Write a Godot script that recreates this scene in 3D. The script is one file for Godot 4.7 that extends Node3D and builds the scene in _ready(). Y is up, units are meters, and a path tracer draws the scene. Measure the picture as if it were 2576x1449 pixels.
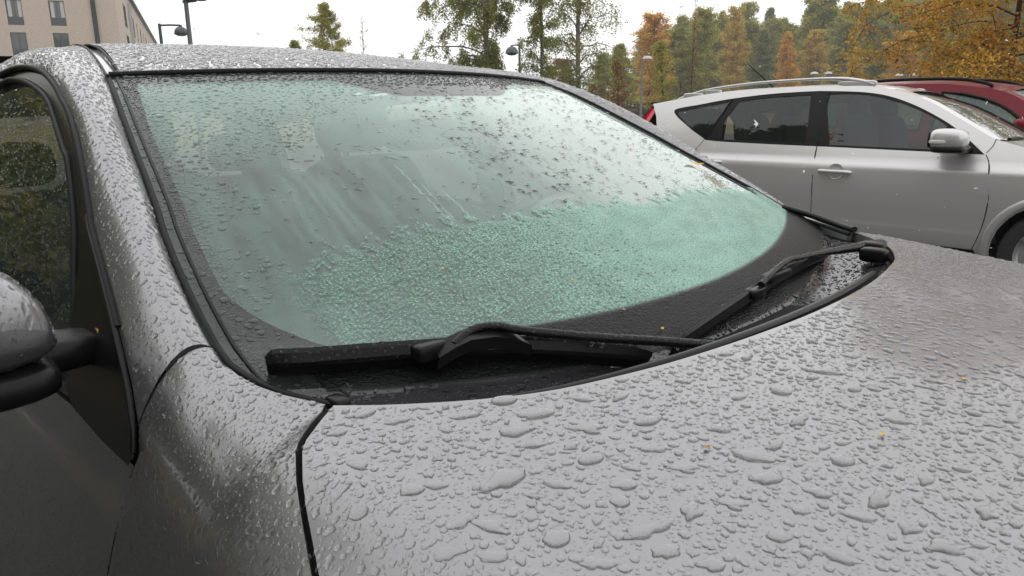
extends Node3D
# A rainy car park: a wet grey car close up, a silver estate beside it, autumn trees behind.

var rng := RandomNumberGenerator.new()
var M := {}
const CAM := Vector3(0.6686, 1.36, 1.1293)
const CAM_R := Vector3(0.716, -0.0158, -0.698)


func _ready() -> void:
	rng.seed = 4711
	setup_view()
	make_materials()
	build_ground()
	build_building()
	build_trees()
	build_lamps()
	build_grey_car()
	build_silver_car()
	build_red_car()
	build_drops()
	build_small_things()


func setup_view() -> void:
	var cam := Camera3D.new()
	cam.name = "camera"
	var yaw := -0.776
	var pitch := 0.2373
	var roll := -0.0158
	var f := Vector3(sin(yaw) * cos(pitch), -sin(pitch), -cos(yaw) * cos(pitch))
	var r := Vector3(cos(yaw), 0, sin(yaw))
	var u := r.cross(f)
	var r2 := r * cos(roll) + u * sin(roll)
	var u2 := u * cos(roll) - r * sin(roll)
	cam.transform = Transform3D(Basis(r2, u2, -f), CAM)
	cam.fov = rad_to_deg(2.0 * atan(724.5 / 1906.4))
	cam.near = 0.05
	cam.far = 900.0
	add_child(cam)
	cam.current = true
	var env := Environment.new()
	env.background_mode = Environment.BG_SKY
	var sky := Sky.new()
	var sm := ProceduralSkyMaterial.new()
	sm.sky_top_color = Color(0.99, 0.99, 1.0)
	sm.sky_horizon_color = Color(0.972, 0.972, 0.968)
	sm.sky_curve = 0.2
	sm.ground_bottom_color = Color(0.2, 0.2, 0.2)
	sm.ground_horizon_color = Color(0.5, 0.5, 0.5)
	sm.sun_angle_max = 1.0
	sm.sky_energy_multiplier = SKY_ENERGY
	sky.sky_material = sm
	env.sky = sky
	env.tonemap_mode = Environment.TONE_MAPPER_LINEAR
	env.tonemap_exposure = EXPOSURE
	env.sdfgi_enabled = true
	env.ssao_enabled = true
	env.ssil_enabled = true
	env.fog_enabled = true
	env.fog_density = 0.0012
	env.fog_light_color = Color(0.93, 0.94, 0.94)
	var we := WorldEnvironment.new()
	we.name = "world_environment"
	we.environment = env
	add_child(we)
	var sun := DirectionalLight3D.new()
	sun.name = "overcast_sun"
	sun.light_energy = 0.15
	sun.light_angular_distance = 150.0
	sun.light_color = Color(1.0, 0.985, 0.96)
	sun.shadow_enabled = true
	sun.sky_mode = DirectionalLight3D.SKY_MODE_LIGHT_ONLY
	sun.transform = Transform3D(Basis.looking_at(Vector3(0.15, -1.0, 0.1).normalized(), Vector3.UP), Vector3(0, 30, 0))
	add_child(sun)

const SKY_ENERGY := 1.17
const EXPOSURE := 1.0

# ---------------------------------------------------------------- materials

func lin(r: float, g: float, b: float, a := 1.0) -> Color:
	var c := Color(r, g, b).linear_to_srgb()
	c.a = a
	return c


func mat(called: String, c: Color, rough := 0.6, metal := 0.0) -> StandardMaterial3D:
	var m := StandardMaterial3D.new()
	m.resource_name = called
	m.albedo_color = c
	m.roughness = rough
	m.metallic = metal
	m.cull_mode = BaseMaterial3D.CULL_DISABLED
	M[called] = m
	return m


func noise(freq: float, oct := 4, sd := 1, type := FastNoiseLite.TYPE_SIMPLEX_SMOOTH) -> FastNoiseLite:
	var n := FastNoiseLite.new()
	n.noise_type = type
	n.frequency = freq
	n.fractal_octaves = oct
	n.seed = sd
	return n


func ntex(n: FastNoiseLite, size: int, ramp: Array, seamless := true) -> NoiseTexture2D:
	var t := NoiseTexture2D.new()
	t.width = size
	t.height = size
	t.seamless = seamless
	t.noise = n
	if ramp.size():
		var g := Gradient.new()
		g.offsets = PackedFloat32Array(ramp[0])
		g.colors = PackedColorArray(ramp[1])
		t.color_ramp = g
	return t


func glass(called: String, c: Color, a: float) -> StandardMaterial3D:
	var m := mat(called, c, 0.0)
	m.transparency = BaseMaterial3D.TRANSPARENCY_ALPHA
	m.albedo_color.a = a
	return m


func make_materials() -> void:
	var p := mat("grey_paint", lin(0.25, 0.249, 0.252), 0.36, 0.84)
	p.clearcoat_enabled = true
	p.clearcoat = 0.8
	p.clearcoat_roughness = 0.09
	p.roughness_texture = ntex(noise(0.11, 3, 5), 256, [[0.0, 1.0], [Color(0.8, 0.8, 0.8), Color(1, 1, 1)]])
	p.uv1_triplanar = true
	p.uv1_scale = Vector3(9, 9, 9)
	var s := mat("silver_paint", lin(0.60, 0.59, 0.57), 0.34, 0.5)
	s.clearcoat_enabled = true
	s.clearcoat = 0.9
	s.clearcoat_roughness = 0.05
	var r := mat("red_paint", lin(0.16, 0.004, 0.012), 0.35, 0.2)
	r.clearcoat_enabled = true
	r.metallic_specular = 0.35
	r.clearcoat = 0.25
	r.clearcoat_roughness = 0.05
	mat("gloss_black", lin(0.012, 0.011, 0.012), 0.22)
	mat("satin_black", lin(0.007, 0.007, 0.0075), 0.3).metallic_specular = 0.3
	mat("rubber", lin(0.007, 0.007, 0.007), 0.5).metallic_specular = 0.3
	mat("dark_hole", lin(0.004, 0.004, 0.004), 0.9)
	mat("cowl_plastic", lin(0.034, 0.034, 0.036), 0.14)
	mat("frit", lin(0.014, 0.0135, 0.014), 0.4).metallic_specular = 0.1
	glass("pane", lin(0.4, 0.6, 0.5), 0.02)
	glass("side_pane", lin(0.02, 0.03, 0.027), 0.45)
	glass("privacy_pane", lin(0.012, 0.016, 0.016), 0.62)
	glass("car_pane", lin(0.035, 0.055, 0.05), 0.5)
	glass("misted_pane", lin(0.30, 0.37, 0.345), 0.5)
	glass("green_pane", lin(0.13, 0.22, 0.19), 0.5)
	var w := mat("water", Color(1, 1, 1, 0.0), 0.0)
	w.refraction_enabled = true
	w.refraction_scale = 0.03
	w.transparency = BaseMaterial3D.TRANSPARENCY_ALPHA
	var wb: StandardMaterial3D = w.duplicate()
	wb.albedo_color = Color(1, 1, 1, 0.05)
	wb.resource_name = "melting_sleet"
	M["melting_sleet"] = wb
	mat("interior_grey", lin(0.10, 0.11, 0.11), 0.8)
	mat("interior_dark", lin(0.035, 0.037, 0.038), 0.8)
	mat("seat_cloth", lin(0.085, 0.09, 0.092), 0.95)
	mat("headliner", lin(0.35, 0.35, 0.33), 0.95)
	mat("lamp_grey", lin(0.075, 0.09, 0.1), 0.45, 0.1)
	mat("lamp_pale", lin(0.42, 0.44, 0.45), 0.4, 0.1)
	mat("lamp_pole", lin(0.16, 0.17, 0.175), 0.5, 0.3)
	mat("chrome", lin(0.7, 0.7, 0.7), 0.2, 1.0)
	mat("tail_red", lin(0.55, 0.01, 0.03), 0.15)
	mat("indicator_lens", lin(0.6, 0.6, 0.56), 0.1)
	mat("tyre", lin(0.02, 0.02, 0.02), 0.8)
	mat("alloy", lin(0.5, 0.5, 0.5), 0.35, 0.8)
	mat("snow", lin(0.85, 0.86, 0.88), 0.6)
	mat("leaf_yellow", lin(0.55, 0.33, 0.06), 0.5)
	mat("leaf_brown", lin(0.33, 0.16, 0.04), 0.5)
	# asphalt, wet
	var a := mat("asphalt", Color.WHITE, 0.6)
	a.metallic_specular = 0.35
	a.albedo_texture = ntex(noise(0.05, 5, 21), 512, [[0.0, 0.5, 1.0], [lin(0.02, 0.02, 0.021), lin(0.034, 0.034, 0.035), lin(0.05, 0.05, 0.05)]])
	a.uv1_triplanar = true
	a.uv1_world_triplanar = true
	a.uv1_scale = Vector3(0.4, 0.4, 0.4)
	var g := mat("grass", Color.WHITE, 0.9)
	g.albedo_texture = ntex(noise(0.04, 5, 33), 512, [[0.0, 0.5, 1.0], [lin(0.08, 0.085, 0.025), lin(0.15, 0.14, 0.045), lin(0.3, 0.2, 0.06)]])
	g.uv1_triplanar = true
	g.uv1_world_triplanar = true
	g.uv1_scale = Vector3(0.25, 0.25, 0.25)
	mat("line_white", lin(0.5, 0.5, 0.48), 0.5)
	mat("kerb_stone", lin(0.22, 0.22, 0.21), 0.7)

# ---------------------------------------------------------------- mesh helpers

class Raw:
	var v := PackedVector3Array()
	var n := PackedVector3Array()
	var uv := PackedVector2Array()
	var c := PackedColorArray()
	var i := PackedInt32Array()

	func tri(a: int, b: int, d: int) -> void:
		# Godot's fronts run clockwise; the vertex normals say which side is the front
		var g := (v[b] - v[a]).cross(v[d] - v[a])
		if g.dot(n[a] + n[b] + n[d]) > 0.0:
			i.append_array(PackedInt32Array([a, d, b]))
		else:
			i.append_array(PackedInt32Array([a, b, d]))

	func add(p: Vector3, nn: Vector3, t := Vector2.ZERO) -> int:
		v.append(p)
		n.append(nn)
		uv.append(t)
		return v.size() - 1

	func quad(a: int, b: int, d: int, e: int) -> void:
		tri(a, b, d)
		tri(a, d, e)

	# a flat-shaded four-sided face with the given outward direction
	func face(a: Vector3, b: Vector3, d: Vector3, e: Vector3, out: Vector3) -> void:
		var g := (b - a).cross(d - a)
		if g.length_squared() < 1e-14:
			g = (d - a).cross(e - a)
		g = g.normalized()
		if g.dot(out) < 0:
			g = -g
		var k := add(a, g, Vector2(0, 0))
		add(b, g, Vector2(1, 0))
		add(d, g, Vector2(1, 1))
		add(e, g, Vector2(0, 1))
		quad(k, k + 1, k + 2, k + 3)

	func append(o: Raw, t := Transform3D()) -> void:
		var k := v.size()
		var nb := t.basis.inverse().transposed()
		for j in o.v.size():
			v.append(t * o.v[j])
			n.append((nb * o.n[j]).normalized())
			uv.append(o.uv[j])
		var flip := t.basis.determinant() < 0
		for j in range(0, o.i.size(), 3):
			if flip:
				i.append_array(PackedInt32Array([o.i[j] + k, o.i[j + 2] + k, o.i[j + 1] + k]))
			else:
				i.append_array(PackedInt32Array([o.i[j] + k, o.i[j + 1] + k, o.i[j + 2] + k]))

	func mesh(m: Material) -> ArrayMesh:
		var a := []
		a.resize(Mesh.ARRAY_MAX)
		a[Mesh.ARRAY_VERTEX] = v
		a[Mesh.ARRAY_NORMAL] = n
		a[Mesh.ARRAY_TEX_UV] = uv
		if c.size():
			a[Mesh.ARRAY_COLOR] = c
		a[Mesh.ARRAY_INDEX] = i
		var am := ArrayMesh.new()
		am.add_surface_from_arrays(Mesh.PRIMITIVE_TRIANGLES, a)
		am.surface_set_material(0, m)
		return am


var taken := {}

func numbered(called: String) -> String:
	if not taken.has(called):
		taken[called] = 0
		return called
	taken[called] += 1
	return "%s_%03d" % [called, taken[called]]


func thing(called: String, label: String, category: String, at := Vector3.ZERO, group := "") -> Node3D:
	var o := Node3D.new()
	o.name = numbered(called)
	add_child(o)
	o.position = at
	tag(o, label, category, group)
	return o


func tag(o: Node, label: String, category := "", group := "", kind := "") -> Node:
	if label:
		o.set_meta("label", label)
	if category:
		o.set_meta("category", category)
	if group:
		o.set_meta("group", group)
	if kind:
		o.set_meta("kind", kind)
	return o


func obj(called: String, raw: Raw, m: Material, parent: Node3D = null) -> MeshInstance3D:
	return obj_mesh(called, raw.mesh(m), parent)


func obj_mesh(called: String, mesh: Mesh, parent: Node3D = null) -> MeshInstance3D:
	var o := MeshInstance3D.new()
	o.mesh = mesh
	if parent == null:
		o.name = numbered(called)
		add_child(o)
	else:
		o.name = called
		var k := 0
		while parent.has_node(NodePath(o.name)):
			k += 1
			o.name = "%s_%03d" % [called, k]
		parent.add_child(o, true)
	return o


# rows of points -> smooth sheet; `out` is a rough outward direction
func grid(rows: Array, out: Vector3, raw: Raw = null) -> Raw:
	if raw == null:
		raw = Raw.new()
	var nr := rows.size()
	var nc: int = rows[0].size()
	var k := raw.v.size()
	var ns: Array[Vector3] = []
	var sum := Vector3.ZERO
	for r in nr:
		for c in nc:
			var a: Vector3 = rows[maxi(r - 1, 0)][c]
			var b: Vector3 = rows[mini(r + 1, nr - 1)][c]
			var d: Vector3 = rows[r][maxi(c - 1, 0)]
			var e: Vector3 = rows[r][mini(c + 1, nc - 1)]
			var g := (b - a).cross(e - d)
			if g.length_squared() < 1e-16:
				g = ns[-1] if ns.size() else out
			g = g.normalized()
			ns.append(g)
			sum += g
	var sgn := -1.0 if sum.dot(out) < 0 else 1.0
	for r in nr:
		for c in nc:
			raw.add(rows[r][c], ns[r * nc + c] * sgn, Vector2(float(c) / (nc - 1), float(r) / (nr - 1)))
	for r in nr - 1:
		for c in nc - 1:
			var q := k + r * nc + c
			raw.quad(q, q + 1, q + nc + 1, q + nc)
	return raw


# a flat outline (holes cut out) laid on the surface f(Vector2) -> Vector3
func sheet(outline: PackedVector2Array, holes: Array, cell: float, f: Callable, out: Vector3, raw: Raw = null) -> Raw:
	if raw == null:
		raw = Raw.new()
	var lo := outline[0]
	var hi := outline[0]
	for p in outline:
		lo = lo.min(p)
		hi = hi.max(p)
	var e := 0.002
	var bounds: Array[Rect2] = []
	for h: PackedVector2Array in holes:
		var b := Rect2(h[0], Vector2.ZERO)
		for p in h:
			b = b.expand(p)
		bounds.append(b.grow(0.01))
	for ix in int(ceil((hi.x - lo.x) / cell)):
		for iy in int(ceil((hi.y - lo.y) / cell)):
			var o := lo + Vector2(ix, iy) * cell
			var box := PackedVector2Array([o, o + Vector2(cell, 0), o + Vector2(cell, cell), o + Vector2(0, cell)])
			var polys: Array = Geometry2D.intersect_polygons(outline, box)
			var hi_n := 0
			for h: PackedVector2Array in holes:
				var next: Array = []
				if not Rect2(o, Vector2(cell, cell)).intersects(bounds[hi_n]):
					hi_n += 1
					continue
				hi_n += 1
				for q: PackedVector2Array in polys:
					next.append_array(Geometry2D.clip_polygons(q, h))
				polys = next
			for q: PackedVector2Array in polys:
				if Geometry2D.is_polygon_clockwise(q):
					continue
				var t := Geometry2D.triangulate_polygon(q)
				if t.is_empty():
					continue
				var k := raw.v.size()
				for p in q:
					var g: Vector3 = (f.call(p + Vector2(e, 0)) - f.call(p - Vector2(e, 0))).cross(f.call(p + Vector2(0, e)) - f.call(p - Vector2(0, e))).normalized()
					raw.add(f.call(p), g if g.dot(out) > 0 else -g, p)
				for j in range(0, t.size(), 3):
					raw.tri(k + t[j], k + t[j + 1], k + t[j + 2])
	return raw


# a narrow strip folded from an edge towards `dir`
func fold(edge: PackedVector3Array, dir: Vector3, out: Vector3, raw: Raw = null) -> Raw:
	var low := PackedVector3Array()
	for p in edge:
		low.append(p + dir)
	return grid([edge, low], out, raw)


func dense(pts: Array, step: float) -> Array:
	var o := []
	for k in pts.size() - 1:
		var n := maxi(1, int(ceil((pts[k + 1] - pts[k]).length() / step)))
		for j in n:
			o.append(pts[k].lerp(pts[k + 1], float(j) / n))
	o.append(pts[-1])
	return o


# Catmull-Rom through points
func spline(pts: Array, n: int) -> Array:
	var o := []
	var m := pts.size()
	for j in n:
		var t := float(j) / (n - 1) * (m - 1)
		var k := mini(int(t), m - 2)
		var u := t - k
		o.append(pts[k].cubic_interpolate(pts[k + 1], pts[maxi(k - 1, 0)], pts[mini(k + 2, m - 1)], u))
	return o


func v3s(a: Array) -> Array:
	var o := []
	for p in a:
		o.append(Vector3(p[0], p[1], p[2]))
	return o


func v2s(a: Array) -> PackedVector2Array:
	var o := PackedVector2Array()
	for p in a:
		o.append(Vector2(p[0], p[1]))
	return o


func tube(pts: Array, rad: Variant, sides := 8, flat := 1.0, up := Vector3.UP, raw: Raw = null, caps := true) -> Raw:
	if raw == null:
		raw = Raw.new()
	var k := raw.v.size()
	var n := pts.size()
	for j in n:
		var d: Vector3 = (pts[mini(j + 1, n - 1)] - pts[maxi(j - 1, 0)]).normalized()
		var s := d.cross(up)
		if s.length() < 0.05:
			s = d.cross(Vector3.RIGHT)
		s = s.normalized()
		var w := s.cross(d).normalized()
		var r: float = rad[j] if rad is Array else float(rad)
		for q in sides:
			var a := TAU * q / sides
			var e := s * cos(a) * r + w * sin(a) * r * flat
			raw.add(pts[j] + e, (s * cos(a) * flat + w * sin(a)).normalized(), Vector2(float(q) / sides, float(j) / n))
	for j in n - 1:
		for q in sides:
			var a := k + j * sides + q
			var b := k + j * sides + (q + 1) % sides
			raw.quad(a, b, b + sides, a + sides)
	if caps:
		for side in [0, n - 1]:
			var d: Vector3 = (pts[0] - pts[1]).normalized() if side == 0 else (pts[n - 1] - pts[n - 2]).normalized()
			var c := raw.add(pts[side], d)
			var first := raw.v.size()
			for q in sides:
				raw.add(raw.v[k + side * sides + q], d)
			for q in sides:
				raw.tri(c, first + q, first + (q + 1) % sides)
	return raw


# cross-section polygon (x across, y up) swept along a path
func sweep(pts: Array, sec: Array, up: Vector3, scale_at: Variant = null) -> Raw:
	var raw := Raw.new()
	var rings := []
	var n := pts.size()
	for j in n:
		var d: Vector3 = (pts[mini(j + 1, n - 1)] - pts[maxi(j - 1, 0)]).normalized()
		var s := d.cross(up).normalized()
		var w := s.cross(d)
		var k := 1.0
		if scale_at != null:
			k = scale_at.call(float(j) / (n - 1))
		var ring := []
		for q in sec:
			ring.append(pts[j] + s * q[0] * k + w * q[1] * k)
		rings.append(ring)
	var m := sec.size()
	for j in n - 1:
		var mid := Vector3.ZERO
		for q in m:
			mid += rings[j][q] / m
		for q in m:
			var q2 := (q + 1) % m
			raw.face(rings[j][q], rings[j][q2], rings[j + 1][q2], rings[j + 1][q], (rings[j][q] + rings[j][q2]) * 0.5 - mid)
	for side in [0, n - 1]:
		var mid := Vector3.ZERO
		for q in m:
			mid += rings[side][q] / m
		var d: Vector3 = (pts[0] - pts[1]).normalized() if side == 0 else (pts[n - 1] - pts[n - 2]).normalized()
		var c := raw.add(mid, d)
		for q in m:
			raw.add(rings[side][q], d)
		for q in m:
			raw.tri(c, c + 1 + q, c + 1 + (q + 1) % m)
	return raw


func lathe(prof: Array, segs := 20, raw: Raw = null) -> Raw:
	var rows := []
	for p in prof:
		var row := []
		for q in segs + 1:
			var a := TAU * q / segs
			row.append(Vector3(cos(a) * p[0], p[1], sin(a) * p[0]))
		rows.append(row)
	if raw == null:
		raw = Raw.new()
	var k := raw.v.size()
	for j in prof.size():
		var a: Array = prof[maxi(j - 1, 0)]
		var b: Array = prof[mini(j + 1, prof.size() - 1)]
		var t := Vector2(b[0] - a[0], b[1] - a[1]).normalized()
		for q in segs + 1:
			var an := TAU * q / segs
			var nn := Vector3(cos(an) * t.y, -t.x, sin(an) * t.y)
			raw.add(rows[j][q], nn, Vector2(float(q) / segs, float(j) / prof.size()))
	for j in prof.size() - 1:
		for q in segs:
			var a := k + j * (segs + 1) + q
			raw.quad(a, a + 1, a + segs + 2, a + segs + 1)
	return raw


# rounded block
func block(size: Vector3, at := Vector3.ZERO, ex := 0.25, raw: Raw = null, n := 10) -> Raw:
	if raw == null:
		raw = Raw.new()
	var k := raw.v.size()
	var pw := func(c: float, e: float) -> float: return signf(c) * pow(absf(c), e)
	for j in n + 1:
		var la := -PI / 2 + PI * j / n
		for q in 2 * n + 1:
			var lo := TAU * q / (2 * n)
			var x: float = pw.call(cos(la), ex) * pw.call(cos(lo), ex)
			var y: float = pw.call(sin(la), ex)
			var z: float = pw.call(cos(la), ex) * pw.call(sin(lo), ex)
			var nn := Vector3(pw.call(cos(la), 2 - ex) * pw.call(cos(lo), 2 - ex) / size.x, pw.call(sin(la), 2 - ex) / size.y, pw.call(cos(la), 2 - ex) * pw.call(sin(lo), 2 - ex) / size.z)
			raw.add(at + Vector3(x * size.x, y * size.y, z * size.z) * 0.5, nn.normalized(), Vector2(float(q) / (2 * n), float(j) / n))
	for j in n:
		for q in 2 * n:
			var a := k + j * (2 * n + 1) + q
			raw.quad(a, a + 1, a + 2 * n + 2, a + 2 * n + 1)
	return raw


# plain box with small chamfers
func box(size: Vector3, at := Vector3.ZERO, ch := 0.0, raw: Raw = null) -> Raw:
	if raw == null:
		raw = Raw.new()
	var h := size * 0.5
	var c := minf(ch, minf(h.x, minf(h.y, h.z)) * 0.9)
	for ax in 3:
		for s: float in [-1.0, 1.0]:
			var nrm := Vector3.ZERO
			nrm[ax] = s
			var u := Vector3.ZERO
			var w := Vector3.ZERO
			u[(ax + 1) % 3] = h[(ax + 1) % 3] - c
			w[(ax + 2) % 3] = h[(ax + 2) % 3] - c
			var o := at + nrm * h[ax]
			raw.face(o - u - w, o + u - w, o + u + w, o - u + w, nrm)
	if c > 0:
		for ax in 3:
			for s: float in [-1.0, 1.0]:
				for t: float in [-1.0, 1.0]:
					var b := (ax + 1) % 3
					var d := (ax + 2) % 3
					var l := Vector3.ZERO
					l[ax] = h[ax] - c
					var p := Vector3.ZERO
					p[b] = s * h[b]
					p[d] = t * (h[d] - c)
					var q := Vector3.ZERO
					q[b] = s * (h[b] - c)
					q[d] = t * h[d]
					raw.face(at + p - l, at + p + l, at + q + l, at + q - l, p + q)
	return raw

# ---------------------------------------------------------------- ground, building, lamps

func rect(w: float, d: float, y: float, at: Vector3) -> Raw:
	var r := Raw.new()
	r.face(at + Vector3(-w / 2, y, -d / 2), at + Vector3(w / 2, y, -d / 2), at + Vector3(w / 2, y, d / 2), at + Vector3(-w / 2, y, d / 2), Vector3.UP)
	return r


func build_ground() -> void:
	tag(obj("ground", rect(900, 900, -0.13, Vector3(-100, 0, -100)), M.grass), "flat grassy ground reaching to the forest", "", "", "structure")
	tag(obj("car_park", box(Vector3(46, 0.12, 32.4), Vector3(-2, -0.06, -13.0), 0.0), M.asphalt), "wet dark asphalt car park under the cars", "", "", "structure")
	for k in 5:
		var z := -0.95 - 2.62 * k
		tag(obj("bay_line", rect(5.0, 0.1, 0.004, Vector3(-1.2, 0, z - 0.35)), M.line_white), "white painted bay line on the wet asphalt", "", "bay lines", "structure")
	tag(obj("kerb", box(Vector3(0.16, 0.14, 40), Vector3(-6.0, 0.07, -9), 0.02), M.kerb_stone), "grey stone kerb behind the parked cars", "", "", "structure")


func build_building() -> void:
	var wall_m := mat("beige_brick", Color.WHITE, 0.85)
	var im := Image.create(256, 256, false, Image.FORMAT_RGB8)
	for y in 256:
		for x in 256:
			var row := y / 8
			var bx := (x + (row % 2) * 8) / 16
			var h := fmod(absf(sin(row * 12.9898 + (bx % 16) * 78.233)) * 43758.5, 1.0)
			var c := Color(0.46, 0.375, 0.305) * (0.9 + 0.18 * h)
			if y % 8 == 0 or (x + (row % 2) * 8) % 16 == 0:
				c = Color(0.42, 0.36, 0.31)
			im.set_pixel(x, y, c.linear_to_srgb())
	wall_m.albedo_texture = ImageTexture.create_from_image(im)
	wall_m.uv1_scale = Vector3(0.26, 0.42, 1)
	mat("window_frame_dark", lin(0.03, 0.032, 0.035), 0.5)
	mat("curtain_white", lin(0.45, 0.45, 0.44), 0.9)
	mat("roof_dark", lin(0.03, 0.03, 0.032), 0.7)
	var win_glass := mat("window_glass", lin(0.035, 0.04, 0.045), 0.06)
	win_glass.metallic_specular = 0.6
	mat("spandrel_panel", lin(0.028, 0.03, 0.034), 0.35)
	var b := thing("brick_building", "long pale beige brick building with dark windows behind the grey car's roof", "building", Vector3(-93.55, 0, -32.38))
	# local axes: x along the front towards the left, z along the receding side
	var F := Vector3(-0.40, 0, 0.9165)
	var S := Vector3(-0.9165, 0, -0.40)
	b.transform.basis = Basis(F, Vector3.UP, S)
	var H := 16.4
	var L := 40.0
	var D := 105.0
	# front wall with openings, then the side wall
	var holes := []
	var fronts := []
	for col in 9:
		for fl in 4:
			var u := 5.09 + 4.02 * col
			var v := 0.45 + 3.36 * fl
			fronts.append([u, v])
			holes.append(PackedVector2Array([Vector2(u, v), Vector2(u + 1.5, v), Vector2(u + 1.5, v + 2.6), Vector2(u, v + 2.6)]))
	var front := sheet(PackedVector2Array([Vector2(0, -0.2), Vector2(L, -0.2), Vector2(L, H), Vector2(0, H)]), holes, 1.2, func(p: Vector2) -> Vector3: return Vector3(p.x, p.y, 0), Vector3(0, 0, -1))
	obj("front_wall", front, M.beige_brick, b)
	var sholes := []
	var sides := []
	for k in 12:
		var u := 11.0 + 8.1 * k
		for fl in 4:
			var v := 0.6 + 3.7 * fl
			var w: float = 4.2 if k == 0 else (1.5 if k % 2 else 2.4)
			sides.append([u, v, w])
			sholes.append(PackedVector2Array([Vector2(u, v), Vector2(u + w, v), Vector2(u + w, v + 2.7), Vector2(u, v + 2.7)]))
	var side := sheet(PackedVector2Array([Vector2(0, -0.2), Vector2(D, -0.2), Vector2(D, H), Vector2(0, H)]), sholes, 1.37, func(p: Vector2) -> Vector3: return Vector3(0, p.y, p.x), Vector3(-1, 0, 0))
	obj("side_wall", side, M.beige_brick, b)
	var back := Raw.new()
	back.face(Vector3(L, -0.2, 0), Vector3(L, -0.2, D), Vector3(L, H, D), Vector3(L, H, 0), Vector3(1, 0, 0))
	back.face(Vector3(0, -0.2, D), Vector3(L, -0.2, D), Vector3(L, H, D), Vector3(0, H, D), Vector3(0, 0, 1))
	obj("back_wall", back, M.beige_brick, b)
	obj("roof", box(Vector3(L + 0.9, 0.45, D + 0.9), Vector3(L / 2, H + 0.2, D / 2), 0.05), M.roof_dark, b)
	var reveal := func(w: float, h: float) -> Raw:
		var r := Raw.new()
		for s: float in [0.0, 1.0]:
			r.face(Vector3(w * s, 0, 0), Vector3(w * s, 0, 0.18), Vector3(w * s, h, 0.18), Vector3(w * s, h, 0), Vector3(1 - 2 * s, 0, 0))
			r.face(Vector3(0, h * s, 0), Vector3(w, h * s, 0), Vector3(w, h * s, 0.18), Vector3(0, h * s, 0.18), Vector3(0, 1 - 2 * s, 0))
		for u: float in [0.04, w * 0.5, w - 0.04]:
			box(Vector3(0.08, h, 0.06), Vector3(u, h / 2, 0.15), 0.0, r)
		for v: float in [0.04, 0.82, h - 0.04]:
			box(Vector3(w - 0.01, 0.08, 0.055), Vector3(w / 2, v, 0.152), 0.0, r)
		return r
	var f_frame: ArrayMesh = reveal.call(1.5, 2.6).mesh(M.window_frame_dark)
	var f_pane: ArrayMesh = box(Vector3(1.46, 1.74, 0.02), Vector3(0.75, 1.7, 0.175)).mesh(M.window_glass)
	var f_low: ArrayMesh = box(Vector3(1.46, 0.78, 0.03), Vector3(0.75, 0.41, 0.14)).mesh(M.spandrel_panel)
	var f_cur: ArrayMesh = box(Vector3(0.34, 1.72, 0.01), Vector3(0.25, 1.7, 0.158)).mesh(M.curtain_white)
	for q in fronts:
		var w := obj_mesh("window", f_frame, b)
		w.position = Vector3(q[0], q[1], 0)
		obj_mesh("pane", f_pane, w)
		obj_mesh("lower_panel", f_low, w)
		if q[1] > 9.5:
			obj_mesh("curtain", f_cur, w)
			var c2 := obj_mesh("curtain", f_cur, w)
			c2.position.x = 0.95
	for q in sides:
		var w := obj("window", reveal.call(q[2], 2.7), M.window_frame_dark, b)
		w.transform = Transform3D(Basis(Vector3(0, 0, 1), Vector3.UP, Vector3(1, 0, 0)), Vector3(0, q[1], q[0]))
		obj("pane", box(Vector3(q[2] - 0.04, 2.66, 0.02), Vector3(q[2] / 2, 1.35, 0.175)), M.window_glass, w)
	obj("drainpipe", box(Vector3(0.46, H, 0.3), Vector3(2.27, H / 2, -0.15), 0.03), M.dark_hole, b)
	for k in 6:
		obj("mullion", box(Vector3(0.2, H - 1.2, 0.35), Vector3(-0.1, H / 2 - 0.4, 19.5 + 0.9 * k), 0.0), M.spandrel_panel if k % 2 else M.curtain_white, b)


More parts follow.
